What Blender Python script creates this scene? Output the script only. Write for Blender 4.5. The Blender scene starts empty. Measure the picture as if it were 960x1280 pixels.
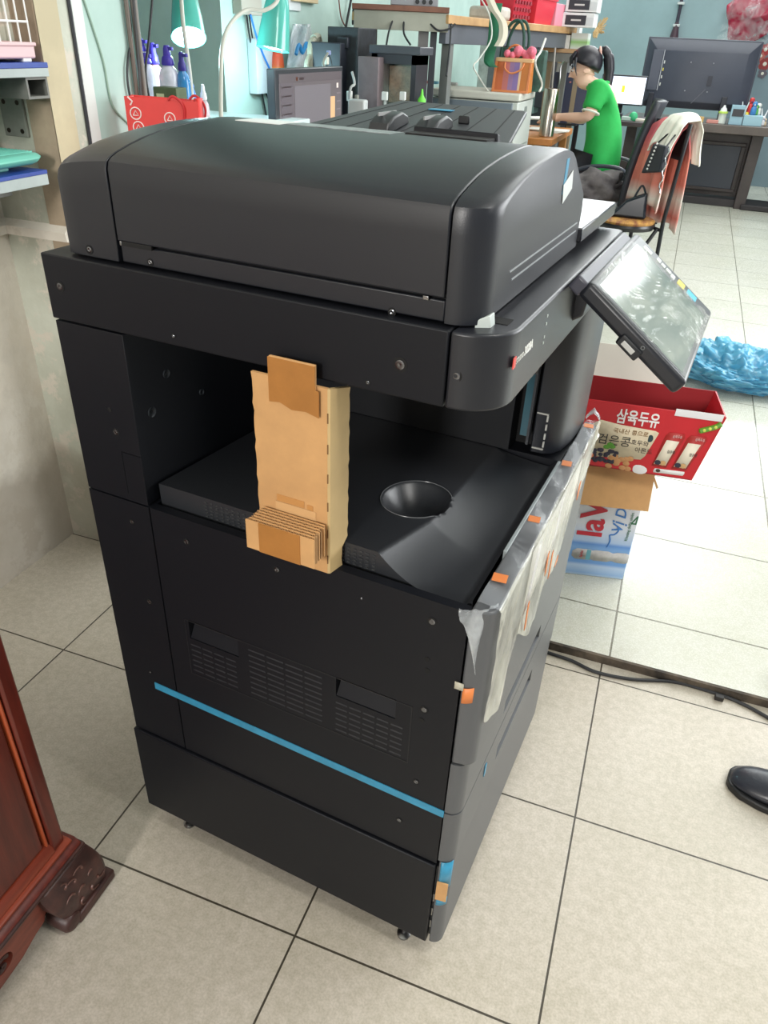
import bpy, bmesh, math, random
from mathutils import Vector, Matrix
from math import sin, cos, pi, sqrt
random.seed(7)
S = bpy.context.scene
COL = S.collection
# ------------------------------------------------------------------ camera
CF = 935.5563505715238
CR = [[0.9368992298520897, 0.34728719912130823, 0.04014267590779083],
      [0.21820013016741036, -0.4911777140963974, -0.8432871138408098],
      [-0.2731456320307654, 0.7988341846099942, -0.5359621341111693]]
CC = Vector((0.7034529029976478, -0.7301751658462743, 1.321921683501418))
YAW = 0.09276358615163605           # the copier stands turned by this against the tiles
cam = bpy.data.cameras.new('camera'); camo = bpy.data.objects.new('camera', cam); COL.objects.link(camo)
cam.sensor_fit = 'VERTICAL'; cam.sensor_height = 24; cam.lens = CF/1280*24
cam.clip_start = .02; cam.clip_end = 60
camo.matrix_world = Matrix(((CR[0][0], -CR[1][0], -CR[2][0], CC.x), (CR[0][1], -CR[1][1], -CR[2][1], CC.y),
                            (CR[0][2], -CR[1][2], -CR[2][2], CC.z), (0, 0, 0, 1)))
S.camera = camo
# ------------------------------------------------------------------ view, world, big lights
S.view_settings.view_transform = 'Standard'; S.view_settings.look = 'None'
S.view_settings.gamma = 1; S.view_settings.use_curve_mapping = False
S.view_settings.exposure = 0.12
W = bpy.data.worlds.new('daylight'); S.world = W; W.use_nodes = True
W.node_tree.nodes['Background'].inputs[0].default_value = (.86, .94, 1, 1)
W.node_tree.nodes['Background'].inputs[1].default_value = .34
def area(name, loc, target, sx, sy, power, color=(1, 1, 1)):
    l = bpy.data.lights.new(name, 'AREA'); l.shape = 'RECTANGLE'; l.size = sx; l.size_y = sy
    l.energy = power; l.color = color
    o = bpy.data.objects.new(name, l); COL.objects.link(o); o.location = loc
    o.rotation_euler = (Vector(target)-Vector(loc)).to_track_quat('-Z', 'Y').to_euler()
    return o
area('shop_door_daylight', (0.12, -4.2, 2.1), (.4, .2, .5), .55, .9, 105, (1, .97, .93))
area('shop_window_daylight', (4.1, 3.5, 1.75), (.4, .3, .7), 2.8, 2.0, 160, (.97, .99, 1))
area('back_wall_sheen_light', (1.2, 9.3, 3.05), (1.0, 5, 1.2), 4.6, .7, 120, (.96, .99, 1))  # added unseen light, gives the lid and feeder tops their sheen
area('ceiling_tubes_near', (2.2, -.2, 3.0), (1.4, 0, 0), .5, 1.6, 40, (1, .98, .94))
area('ceiling_tubes_middle', (2.0, 3.4, 3.15), (2.0, 3.3, 0), 2.2, 2.2, 70, (.98, 1, .99))
area('ceiling_tubes_far', (.8, 6.4, 3.1), (.8, 6.4, 0), 2.2, 2.2, 70, (.98, 1, .99))

# ------------------------------------------------------------------ rays of the camera, used for measuring
def ray(u, v):
    a = (u-480)/CF; b = (v-640)/CF
    return Vector([CR[0][i]*a+CR[1][i]*b+CR[2][i] for i in range(3)])
def at(d, u, v): return CC+ray(u, v)*d
def on(ax, val, u, v):
    r = ray(u, v); i = 'xyz'.index(ax)
    return CC+r*((val-CC[i])/r[i])
RZP = Matrix.Rotation(YAW, 3, 'Z'); RZW = Matrix.Rotation(-YAW, 3, 'Z')
def pon(ax, val, u, v):             # the same in the copier's own frame
    r = RZP@ray(u, v); c = RZP@CC; i = 'xyz'.index(ax)
    return c+r*((val-c[i])/r[i])
def P2W(p): return RZW@Vector(p)

# ------------------------------------------------------------------ materials
def lin(c):
    c /= 255.0
    return c/12.92 if c <= .04045 else ((c+.055)/1.055)**2.4
def rgb(r, g, b): return (lin(r), lin(g), lin(b), 1)
def mat(name, c, rough=.5, metal=0, bump=0, bscale=60, var=0, vscale=6, alpha=1, trans=0, emit=0, coat=0, spec=.5, c2=None, stretch=None, bdist=.002):
    m = bpy.data.materials.new(name); m.use_nodes = True
    nt = m.node_tree; b = nt.nodes['Principled BSDF']
    b.inputs['Base Color'].default_value = rgb(*c); b.inputs['Roughness'].default_value = rough
    b.inputs['Metallic'].default_value = metal; b.inputs['Alpha'].default_value = alpha
    b.inputs['Transmission Weight'].default_value = trans; b.inputs['Coat Weight'].default_value = coat
    b.inputs['Specular IOR Level'].default_value = spec
    if emit:
        b.inputs['Emission Color'].default_value = rgb(*c); b.inputs['Emission Strength'].default_value = emit
    tc = None
    def coord():
        t = nt.nodes.new('ShaderNodeTexCoord'); mp = nt.nodes.new('ShaderNodeMapping')
        if stretch: mp.inputs['Scale'].default_value = stretch
        nt.links.new(t.outputs['Object'], mp.inputs['Vector']); return mp.outputs['Vector']
    if var or c2:
        tc = coord(); n = nt.nodes.new('ShaderNodeTexNoise'); n.inputs['Scale'].default_value = vscale
        n.inputs['Detail'].default_value = 6; n.inputs['Roughness'].default_value = .62
        r = nt.nodes.new('ShaderNodeValToRGB'); k = 1-var
        lo = rgb(*[x*k for x in c]) if not c2 else rgb(*c2)
        r.color_ramp.elements[0].position = .36; r.color_ramp.elements[1].position = .66
        r.color_ramp.elements[0].color = lo; r.color_ramp.elements[1].color = rgb(*c)
        nt.links.new(tc, n.inputs['Vector']); nt.links.new(n.outputs['Fac'], r.inputs['Fac'])
        nt.links.new(r.outputs['Color'], b.inputs['Base Color'])
    if bump:
        tc = tc or coord(); n = nt.nodes.new('ShaderNodeTexNoise'); n.inputs['Scale'].default_value = bscale
        n.inputs['Detail'].default_value = 4
        bp = nt.nodes.new('ShaderNodeBump'); bp.inputs['Strength'].default_value = bump; bp.inputs['Distance'].default_value = bdist
        nt.links.new(tc, n.inputs['Vector']); nt.links.new(n.outputs['Fac'], bp.inputs['Height'])
        nt.links.new(bp.outputs['Normal'], b.inputs['Normal'])
    return m
def tile_mat(name, ca, cb, cm, s, x0, y0, rough, wear=1.0, mortar=.0022):
    m = bpy.data.materials.new(name); m.use_nodes = True; nt = m.node_tree; N = nt.nodes; L = nt.links
    b = N['Principled BSDF']; b.inputs['Roughness'].default_value = rough
    t = N.new('ShaderNodeTexCoord'); mp = N.new('ShaderNodeMapping'); mp.inputs['Location'].default_value = (-x0+mortar/2, -y0+mortar/2, 0)
    L.new(t.outputs['Object'], mp.inputs['Vector'])
    br = N.new('ShaderNodeTexBrick'); br.offset = 0; br.squash = 1
    br.inputs['Scale'].default_value = 1; br.inputs['Brick Width'].default_value = s; br.inputs['Row Height'].default_value = s
    br.inputs['Mortar Size'].default_value = mortar; br.inputs['Mortar Smooth'].default_value = .3
    br.inputs['Color1'].default_value = rgb(*ca); br.inputs['Color2'].default_value = rgb(*[x*.97 for x in ca]); br.inputs['Mortar'].default_value = rgb(*cm)
    L.new(mp.outputs['Vector'], br.inputs['Vector'])
    def noise(sc, det, lo, hi, p0, p1):
        n = N.new('ShaderNodeTexNoise'); n.inputs['Scale'].default_value = sc; n.inputs['Detail'].default_value = det; n.inputs['Roughness'].default_value = .65
        r = N.new('ShaderNodeValToRGB'); r.color_ramp.elements[0].position = p0; r.color_ramp.elements[1].position = p1
        r.color_ramp.elements[0].color = (lo, lo, lo*.97, 1); r.color_ramp.elements[1].color = (hi, hi, hi, 1)
        L.new(mp.outputs['Vector'], n.inputs['Vector']); L.new(n.outputs['Fac'], r.inputs['Fac']); return r.outputs['Color'], n.outputs['Fac']
    prev = br.outputs['Color']
    for sc, det, lo, hi, p0, p1 in ((3, 8, 1-.10*wear, 1, .38, .6), (60, 6, 1-.13*wear, 1, .4, .6), (260, 3, 1-.15*wear, 1, .38, .6)):
        c, f = noise(sc, det, lo, hi, p0, p1)
        mx = N.new('ShaderNodeMix'); mx.data_type = 'RGBA'; mx.blend_type = 'MULTIPLY'; mx.inputs['Factor'].default_value = 1
        L.new(prev, mx.inputs['A']); L.new(c, mx.inputs['B']); prev = mx.outputs['Result']
    L.new(prev, b.inputs['Base Color'])
    mr = N.new('ShaderNodeMapRange'); mr.inputs['To Min'].default_value = rough-.08; mr.inputs['To Max'].default_value = rough+.16
    L.new(f, mr.inputs['Value']); L.new(mr.outputs['Result'], b.inputs['Roughness'])
    bp = N.new('ShaderNodeBump'); bp.inputs['Strength'].default_value = .5; bp.inputs['Distance'].default_value = .0015
    iv = N.new('ShaderNodeMath'); iv.operation = 'SUBTRACT'; iv.inputs[0].default_value = 1
    L.new(br.outputs['Fac'], iv.inputs[1]); L.new(iv.outputs[0], bp.inputs['Height']); L.new(bp.outputs['Normal'], b.inputs['Normal'])
    return m
def film_mat(name, tint, op, rough=.12, bump=.6, bscale=18, stretch=None, spec=.8):
    m = bpy.data.materials.new(name); m.use_nodes = True; nt = m.node_tree; N = nt.nodes; L = nt.links
    b = N['Principled BSDF']; b.inputs['Base Color'].default_value = rgb(*tint); b.inputs['Roughness'].default_value = rough
    b.inputs['Specular IOR Level'].default_value = spec
    tr = N.new('ShaderNodeBsdfTransparent'); mx = N.new('ShaderNodeMixShader')
    t = N.new('ShaderNodeTexCoord'); mp = N.new('ShaderNodeMapping')
    if stretch: mp.inputs['Scale'].default_value = stretch
    n = N.new('ShaderNodeTexNoise'); n.inputs['Scale'].default_value = bscale; n.inputs['Detail'].default_value = 5; n.inputs['Distortion'].default_value = .6
    r = N.new('ShaderNodeMapRange'); r.inputs['From Min'].default_value = .35; r.inputs['From Max'].default_value = .7
    r.inputs['To Min'].default_value = max(0, op-.14); r.inputs['To Max'].default_value = min(1, op+.3)
    bp = N.new('ShaderNodeBump'); bp.inputs['Strength'].default_value = bump; bp.inputs['Distance'].default_value = .006
    L.new(t.outputs['Object'], mp.inputs['Vector']); L.new(mp.outputs['Vector'], n.inputs['Vector'])
    L.new(n.outputs['Fac'], r.inputs['Value']); L.new(r.outputs['Result'], mx.inputs['Fac'])
    L.new(n.outputs['Fac'], bp.inputs['Height']); L.new(bp.outputs['Normal'], b.inputs['Normal'])
    L.new(tr.outputs[0], mx.inputs[1]); L.new(b.outputs[0], mx.inputs[2]); L.new(mx.outputs[0], N['Material Output'].inputs['Surface'])
    return m
def rib_mat(name, c, rough, scale, axis='Z', strength=.6):
    m = mat(name, c, rough); nt = m.node_tree; N = nt.nodes; L = nt.links
    t = N.new('ShaderNodeTexCoord'); w = N.new('ShaderNodeTexWave'); w.bands_direction = axis; w.inputs['Scale'].default_value = scale
    bp = N.new('ShaderNodeBump'); bp.inputs['Strength'].default_value = strength; bp.inputs['Distance'].default_value = .0015
    L.new(t.outputs['Object'], w.inputs['Vector']); L.new(w.outputs['Fac'], bp.inputs['Height']); L.new(bp.outputs['Normal'], N['Principled BSDF'].inputs['Normal'])
    return m
def stripe_mat(name, stops, axis='X', lo=0, hi=1, rough=.5, noise=0):
    m = mat(name, stops[0][1], rough); nt = m.node_tree; N = nt.nodes; L = nt.links
    t = N.new('ShaderNodeTexCoord'); sp = N.new('ShaderNodeSeparateXYZ'); mr = N.new('ShaderNodeMapRange')
    mr.inputs['From Min'].default_value = lo; mr.inputs['From Max'].default_value = hi
    r = N.new('ShaderNodeValToRGB'); r.color_ramp.interpolation = 'CONSTANT' if not noise else 'LINEAR'
    while len(r.color_ramp.elements) < len(stops): r.color_ramp.elements.new(.5)
    for e, (p, c) in zip(r.color_ramp.elements, stops): e.position = p
    for e, (p, c) in zip(r.color_ramp.elements, stops): e.color = rgb(*c)
    L.new(t.outputs['Object'], sp.inputs[0]); L.new(sp.outputs[axis], mr.inputs['Value'])
    L.new(mr.outputs['Result'], r.inputs['Fac']); L.new(r.outputs['Color'], N['Principled BSDF'].inputs['Base Color'])
    return m
MT = {}
def C(r, g, b, rough=.5, **k):
    key = (r, g, b, rough, tuple(sorted(k.items())))
    if key not in MT: MT[key] = mat('paint_%d_%d_%d_%d' % (r, g, b, len(MT)), (r, g, b), rough, **k)
    return MT[key]

# ------------------------------------------------------------------ mesh building
def w_inv(parent):
    m = Matrix.Identity(4); p = parent
    while p is not None:
        m = (Matrix.Translation(p.location)@p.rotation_euler.to_matrix().to_4x4())@m; p = p.parent
    return m.inverted()
class G:
    def __init__(s): s.b = bmesh.new()
    def box(s, x0, x1, y0, y1, z0, z1):
        v = [s.b.verts.new(p) for p in ((x0, y0, z0), (x1, y0, z0), (x1, y1, z0), (x0, y1, z0), (x0, y0, z1), (x1, y0, z1), (x1, y1, z1), (x0, y1, z1))]
        for f in ((3, 2, 1, 0), (4, 5, 6, 7), (0, 1, 5, 4), (1, 2, 6, 5), (2, 3, 7, 6), (3, 0, 4, 7)): s.b.faces.new([v[i] for i in f])
        return s
    def hexa(s, p):                  # 8 corners: bottom ring then top ring
        v = [s.b.verts.new(q) for q in p]
        for f in ((3, 2, 1, 0), (4, 5, 6, 7), (0, 1, 5, 4), (1, 2, 6, 5), (2, 3, 7, 6), (3, 0, 4, 7)): s.b.faces.new([v[i] for i in f])
        return s
    def obox(s, c, ex, ey, ez):      # centre and three half-axis vectors
        c, ex, ey, ez = map(Vector, (c, ex, ey, ez))
        return s.hexa([c-ex-ey-ez, c+ex-ey-ez, c+ex+ey-ez, c-ex+ey-ez, c-ex-ey+ez, c+ex-ey+ez, c+ex+ey+ez, c-ex+ey+ez])
    def bar(s, p, q, w, h, up=(0, 0, 1)):
        p, q = Vector(p), Vector(q); d = (q-p); u = Vector(up)
        sd = d.cross(u)
        if sd.length < 1e-6: sd = d.cross(Vector((1, 0, 0)))
        sd.normalize(); u2 = sd.cross(d).normalized()
        return s.obox((p+q)/2, d/2, sd*w/2, u2*h/2)
    def prism(s, pts, ax, lo, hi):   # polygon in the two other axes
        o = {'x': lambda a, b, c: (c, a, b), 'y': lambda a, b, c: (a, c, b), 'z': lambda a, b, c: (a, b, c)}[ax]
        A = [s.b.verts.new(o(a, b, lo)) for a, b in pts]; B = [s.b.verts.new(o(a, b, hi)) for a, b in pts]
        n = len(pts)
        s.b.faces.new(A[::-1]); s.b.faces.new(B)
        for i in range(n): s.b.faces.new((A[i], A[(i+1) % n], B[(i+1) % n], B[i]))
        return s
    def rings(s, R, closed=True, caps=True):
        V = [[s.b.verts.new(p) for p in r] for r in R]; n = len(V[0])
        for i in range(len(V)-1):
            for j in range(n if closed else n-1):
                s.b.faces.new((V[i][j], V[i][(j+1) % n], V[i+1][(j+1) % n], V[i+1][j]))
        if caps and closed: s.b.faces.new(V[0][::-1]); s.b.faces.new(V[-1])
        return s
    def tube(s, pts, r, n=8, caps=True):
        pts = [Vector(p) for p in pts]; R = []; prev = None
        for i, p in enumerate(pts):
            d = (pts[min(i+1, len(pts)-1)]-pts[max(i-1, 0)]).normalized()
            if prev is None:
                u = d.orthogonal().normalized()
            else:
                u = prev-d*prev.dot(d); u = u.normalized() if u.length > 1e-6 else d.orthogonal().normalized()
            prev = u; w = d.cross(u); rr = r[i] if isinstance(r, (list, tuple)) else r
            R.append([p+u*rr*cos(2*pi*k/n)+w*rr*sin(2*pi*k/n) for k in range(n)])
        return s.rings(R, True, caps)
    def cyl(s, p, q, r, r2=None, n=16): return s.tube([p, q], [r, r if r2 is None else r2], n)
    def lathe(s, c, prof, n=20, ax='z', sx=1, sy=1):
        c = Vector(c); R = []
        for r, h in prof:
            r = max(r, 1e-4); ring = []
            for k in range(n):
                a, b = r*sx*cos(2*pi*k/n), r*sy*sin(2*pi*k/n)
                ring.append(c+Vector({'z': (a, b, h), 'x': (h, a, b), 'y': (b, h, a)}[ax]))
            R.append(ring)
        return s.rings(R)
    def ball(s, c, r, n=14, m=9):
        c = Vector(c); r = Vector((r, r, r)) if not hasattr(r, '__len__') else Vector(r); R = []
        for i in range(m+1):
            t = pi*i/m; t = min(max(t, .02), pi-.02)
            R.append([c+Vector((r.x*sin(t)*cos(2*pi*k/n), r.y*sin(t)*sin(2*pi*k/n), -r.z*cos(t))) for k in range(n)])
        return s.rings(R)
    def grid(s, f, nu, nv):
        V = [[s.b.verts.new(f(i/nu, j/nv)) for j in range(nv+1)] for i in range(nu+1)]
        for i in range(nu):
            for j in range(nv): s.b.faces.new((V[i][j], V[i+1][j], V[i+1][j+1], V[i][j+1]))
        return s
    def poly(s, pts): s.b.faces.new([s.b.verts.new(p) for p in pts]); return s
    def move(s, M):
        bmesh.ops.transform(s.b, matrix=M, verts=s.b.verts); return s
    def mesh(s, name, sharp=35):
        bmesh.ops.recalc_face_normals(s.b, faces=s.b.faces)
        th = math.radians(sharp)
        for f in s.b.faces: f.smooth = True
        for e in s.b.edges:
            if len(e.link_faces) == 2 and e.calc_face_angle(0) > th: e.smooth = False
        me = bpy.data.meshes.new(name); s.b.to_mesh(me); s.b.free(); return me
    def out(s, name, m, parent=None, bevel=0, seg=2, sharp=35, local=False, loc=None, solid=0, sub=0, label=None):
        if parent is not None and not local: s.move(w_inv(parent))
        if loc is not None: s.move(Matrix.Translation(-Vector(loc)))
        me = s.mesh(name, sharp)
        o = bpy.data.objects.new(name, me); COL.objects.link(o); o.parent = parent
        if loc is not None: o.location = loc
        me.materials.append(m)
        if solid:
            md = o.modifiers.new('thickness', 'SOLIDIFY'); md.thickness = solid; md.offset = 0
        if bevel:
            md = o.modifiers.new('bevel', 'BEVEL'); md.width = bevel; md.segments = seg; md.limit_method = 'ANGLE'; md.angle_limit = math.radians(40)
        if sub:
            md = o.modifiers.new('sub', 'SUBSURF'); md.levels = sub; md.render_levels = sub
        if label: o['label'] = label
        return o
def tag(o, label, cat, group=None, kind=None):
    o['label'] = label; o['category'] = cat
    if group: o['group'] = group
    if kind: o['kind'] = kind
    return o
def thing(name, label, cat, loc=(0, 0, 0), rz=0, group=None):
    o = bpy.data.objects.new(name, None); COL.objects.link(o); o.location = loc; o.rotation_euler = (0, 0, rz); o.empty_display_size = .05
    return tag(o, label, cat, group)
def struct(name, g, m, **k):
    o = g.out(name, m, **k); o['kind'] = 'structure'; return o
def cut(o, *cutters, local=False):                # subtract meshes and keep the plain result
    for g in cutters:
        if o.parent is not None and not local: g.move(w_inv(o.parent))
        me = g.mesh('cutter'); c = bpy.data.objects.new('cutter', me); COL.objects.link(c)
        c.parent = o.parent; c.location = o.location
        md = o.modifiers.new('b', 'BOOLEAN'); md.object = c; md.operation = 'DIFFERENCE'; md.solver = 'EXACT'
        while o.modifiers[0] != md: o.modifiers.move(len(o.modifiers)-1, 0) if hasattr(o.modifiers, 'move') else None
        bpy.context.view_layer.update()
        n = bpy.data.meshes.new_from_object(o.evaluated_get(bpy.context.evaluated_depsgraph_get()))
        mods = [m for m in o.modifiers if m != md]
        o.modifiers.remove(md)
        n.materials.clear(); [n.materials.append(x) for x in o.data.materials]
        o.data = n; bpy.data.objects.remove(c)
    bm = bmesh.new(); bm.from_mesh(o.data)
    for f in bm.faces: f.smooth = max(abs(c) for c in f.normal) < .9995
    for e in bm.edges: e.smooth = not (len(e.link_faces) == 2 and e.calc_face_angle(0) > .6)
    bm.to_mesh(o.data); bm.free()
    return o
def text(name, body, size, origin, xdir, ydir, m, parent=None, depth=.0004, align='LEFT', local=False, bold=0, fitw=None, shear=0):
    c = bpy.data.curves.new(name, 'FONT'); c.body = body; c.size = size; c.align_x = align; c.extrude = depth; c.offset = bold; c.shear = shear
    c.resolution_u = 3
    t = bpy.data.objects.new(name, c); COL.objects.link(t); bpy.context.view_layer.update()
    me = bpy.data.meshes.new_from_object(t.evaluated_get(bpy.context.evaluated_depsgraph_get()))
    bpy.data.objects.remove(t)
    if fitw:
        xs = [v.co.x for v in me.vertices]; k = fitw/(max(xs)-min(xs)); me.transform(Matrix.Diagonal((k, 1, 1, 1)))
    x = Vector(xdir).normalized(); y = Vector(ydir); y = (y-x*y.dot(x)).normalized(); z = x.cross(y)
    T = Matrix(((x.x, y.x, z.x, origin[0]), (x.y, y.y, z.y, origin[1]), (x.z, y.z, z.z, origin[2]), (0, 0, 0, 1)))
    me.transform(T)
    if parent is not None and not local: me.transform(w_inv(parent))
    me.materials.clear(); me.materials.append(m)
    o = bpy.data.objects.new(name, me); COL.objects.link(o); o.parent = parent
    return o
def arc(cx, cy, r, a0, a1, n): return [(cx+r*cos(a0+(a1-a0)*i/n), cy+r*sin(a0+(a1-a0)*i/n)) for i in range(n+1)]
def smooth_path(pts, k=6):
    pts = [Vector(p) for p in pts]; out = []
    for i in range(len(pts)-1):
        p0, p1, p2, p3 = pts[max(i-1, 0)], pts[i], pts[i+1], pts[min(i+2, len(pts)-1)]
        for j in range(k):
            t = j/k; out.append(.5*((2*p1)+(p2-p0)*t+(2*p0-5*p1+4*p2-p3)*t*t+(3*p1-p0-3*p2+p3)*t**3))
    return out+[pts[-1]]
def copy_tree(o, parent=None):
    c = o.copy(); COL.objects.link(c)
    if parent is not None: c.parent = parent
    for ch in list(o.children): copy_tree(ch, c)
    return c
# ================================================================== the room
TS = .42223
m_floor = tile_mat('near_floor_tiles', (205, 196, 183), None, (72, 66, 56), TS, -.0564-4*TS, -.107-12*TS, .34)
m_far = tile_mat('far_floor_tiles', (203, 203, 193), None, (120, 118, 106), TS, .802-9*TS, .993-2*TS, .22, .45, .003)
m_riser = mat('dirty_step_edge', (96, 84, 70), .8, bump=.5, bscale=120, var=.5, vscale=20)
ZF = .022
g = G(); g.box(-.82, 4.2, -5, .793, -.08, 0)
fl = struct('floor', g, m_floor)
g = G(); g.box(-3.4, 4.2, .80, 11, -.06, ZF)
f2 = struct('floor', g, m_far)
g = G(); g.box(-3.4, 4.2, .792, .801, -.06, ZF+.0008)
struct('trim_1', g, m_riser)

# walls
def plaster(name, base, dirty, sc, grey):
    m = mat(name, base, .85, bump=.5, bscale=25, c2=dirty, vscale=sc, bdist=.006); nt = m.node_tree; N = nt.nodes; L = nt.links
    b = N['Principled BSDF']; old = b.inputs['Base Color'].links[0].from_socket
    t = N.new('ShaderNodeTexCoord'); n = N.new('ShaderNodeTexNoise'); n.inputs['Scale'].default_value = sc*2.7; n.inputs['Detail'].default_value = 9; n.inputs['Roughness'].default_value = .7
    r = N.new('ShaderNodeValToRGB'); r.color_ramp.elements[0].position = .52; r.color_ramp.elements[1].position = .58
    r.color_ramp.elements[0].color = (0, 0, 0, 1); r.color_ramp.elements[1].color = (1, 1, 1, 1)
    mx = N.new('ShaderNodeMix'); mx.data_type = 'RGBA'; mx.inputs['B'].default_value = rgb(*grey)
    L.new(t.outputs['Object'], n.inputs['Vector']); L.new(n.outputs['Fac'], r.inputs['Fac']); L.new(r.outputs['Color'], mx.inputs['Factor'])
    L.new(old, mx.inputs['A'])
    # damp and dirt that has crept up from the floor, with a ragged upper edge
    sp = N.new('ShaderNodeSeparateXYZ'); n2 = N.new('ShaderNodeTexNoise'); n2.inputs['Scale'].default_value = 7; n2.inputs['Detail'].default_value = 8
    ad = N.new('ShaderNodeMath'); ad.operation = 'MULTIPLY_ADD'; ad.inputs[1].default_value = -.42
    r2 = N.new('ShaderNodeValToRGB'); r2.color_ramp.elements[0].position = .0; r2.color_ramp.elements[1].position = .12
    r2.color_ramp.elements[0].color = (.5, .5, .5, 1); r2.color_ramp.elements[1].color = (0, 0, 0, 1)
    m2 = N.new('ShaderNodeMix'); m2.data_type = 'RGBA'; m2.inputs['B'].default_value = rgb(128, 114, 96)
    L.new(t.outputs['Object'], sp.inputs[0]); L.new(t.outputs['Object'], n2.inputs['Vector'])
    L.new(n2.outputs['Fac'], ad.inputs[0]); L.new(sp.outputs['Z'], ad.inputs[2]); L.new(ad.outputs[0], r2.inputs['Fac'])
    L.new(r2.outputs['Color'], m2.inputs['Factor']); L.new(mx.outputs['Result'], m2.inputs['A']); L.new(m2.outputs['Result'], b.inputs['Base Color'])
    return m
m_pl = plaster('stained_plaster', (234, 228, 216), (206, 198, 184), 3, (216, 208, 194))
m_plg = plaster('green_flaking_paint', (208, 212, 198), (184, 186, 170), 4, (214, 208, 194))
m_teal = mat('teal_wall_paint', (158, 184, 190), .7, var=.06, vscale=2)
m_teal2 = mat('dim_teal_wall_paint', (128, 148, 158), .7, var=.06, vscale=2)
m_pale = mat('pale_green_wall_paint', (186, 212, 204), .75, c2=(170, 198, 190), vscale=3, bump=.15)
g = G(); g.box(-1.0, -.80, -5, .74, -.05, 3.2); struct('wall_left', g, m_pl)
g = G(); g.box(-3.4, -.60, .74, 1.03, ZF-.04, 3.2); struct('wall_partition', g, m_plg)
# flat coats of paint on the partition's free end
g = G(); g.box(-.665, -.599, .7385, .7405, .05, 3.19); struct('trim_2', g, mat('tan_paint', (178, 160, 136), .7, var=.15, vscale=9, bump=.2))
g = G(); g.box(-.6005, -.5985, .7385, .807, .05, 3.19); struct('trim_3', g, mat('cream_paint', (206, 194, 160), .65, var=.08, vscale=7))
g = G(); g.box(-.6005, -.5975, .850, .884, .05, 3.19); struct('trim_4', g, mat('white_strip', (222, 226, 222), .5))
g = G(); g.box(-.6005, -.5985, .884, 1.029, .05, 3.19); struct('trim_5', g, m_pale)
g = G(); g.cyl((-.597, .842, .05), (-.597, .842, 3.19), .004); struct('trim_6', g, C(38, 40, 46, .5))
# ledge that runs round the corner behind the copier
g = G(); g.prism([(-.80, .88), (-.785, .884), (-.782, .905), (-.80, .918)], 'y', -5, .74)
struct('trim_7', g, m_pl)
g = G(); g.prism([(.74, .88), (.725, .884), (.722, .905), (.74, .918)], 'x', -.80, -.61)
struct('trim_8', g, m_pl)
# far room
g = G(); g.box(-3.4, -1.45, 2.9, 11, ZF-.04, 3.3); struct('wall_far_left', g, m_pale)
g = G(); g.box(-2.6, -2.45, 1.0, 2.95, ZF-.04, 3.3); struct('wall_recess', g, mat('slate_blue_panel', (92, 116, 132), .6))
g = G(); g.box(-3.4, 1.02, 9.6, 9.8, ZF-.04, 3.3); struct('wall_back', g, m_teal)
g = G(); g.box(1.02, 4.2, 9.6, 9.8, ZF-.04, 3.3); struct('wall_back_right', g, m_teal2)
g = G(); g.box(-3.4, 4.2, -5, 11, 3.3, 3.4); struct('ceiling', g, C(205, 210, 208, .9))
# ================================================================== the copier (its own frame: x to the front, y to the far side)
m_blk = mat('black_textured_plastic', (31, 33, 39), .36, bump=.25, bscale=900, bdist=.0004)
m_blk2 = mat('black_side_steel', (16, 18, 24), .48, spec=.28, bump=.15, bscale=700, bdist=.0003)
m_gry = mat('dark_grey_front_plastic', (86, 88, 91), .4, bump=.2, bscale=800, bdist=.0004)
m_rib = rib_mat('ribbed_grey_front', (88, 90, 92), .38, 90, 'Z', .3)
m_sat = mat('black_satin_plastic', (34, 35, 40), .24)
m_in = mat('cavity_black', (17, 19, 23), .5)
m_gap = mat('gap_black', (6, 6, 7), .8)
m_tray = mat('tray_black_satin', (44, 46, 50), .34, spec=.75, bump=.3, bscale=1100, bdist=.0004)
m_screw = mat('screw_steel', (150, 150, 150), .3, metal=1)
m_btape = mat('blue_tape', (58, 150, 188), .35, var=.12, vscale=30)
m_orange = mat('orange_tape', (222, 130, 70), .5)
m_card = mat('kraft_cardboard', (208, 160, 106), .75, var=.07, vscale=14, bump=.1)
m_ktape = mat('brown_packing_tape', (176, 120, 62), .35, var=.08, vscale=20)
cop = thing('photocopier', 'large black office photocopier on casters with blue tape along its side', 'photocopier', (0, 0, 0), -YAW)
def part(g, name, m, parent=None, bevel=.0015, **k): return g.out(name, m, parent or cop, bevel=bevel, local=True, **k)
def front_plan(xb, xf, r, y1, y0=0.0):
    return [(xb, y0)]+arc(xf-r, y0+r, r, -pi/2, 0, 8)+[(xf, y1-.008), (xf-.008, y1), (xb, y1)]
# --- core (what shows in the gaps) and main body
part(G().box(.02, .57, .015, .57, .05, .70), 'inner_frame', m_gap)
body = part(G().box(.004, .586, .0, .585, .262, .757), 'side_panel', m_blk2, bevel=0)
hx = [(.157, .246), (.41, .502)]
cut(body, *[G().hexa([(a, -.01, .535), (b, -.01, .535), (b, .006, .535), (a, .006, .535), (a, -.01, .572), (b, -.01, .572), (b, .022, .572), (a, .022, .572)]) for a, b in hx],
    G().box(.116, .62, .0135, .425, .715, .77), G().box(.112, .1145, -.01, .003, .262, .76), G().box(.0, .1132, -.01, .003, .7565, .76), local=True)
for a, b in hx:
    part(G().hexa([(a, .0015, .5355), (b, .0015, .5355), (b, .003, .5355), (a, .003, .5355), (a+.004, .016, .5715), (b, .016, .5715), (b, .0175, .5715), (a+.004, .0175, .5715)]), 'handle_recess', m_blk2, body, bevel=0)
vm = mat('vent_slat_black', (32, 33, 38), .5)
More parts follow.
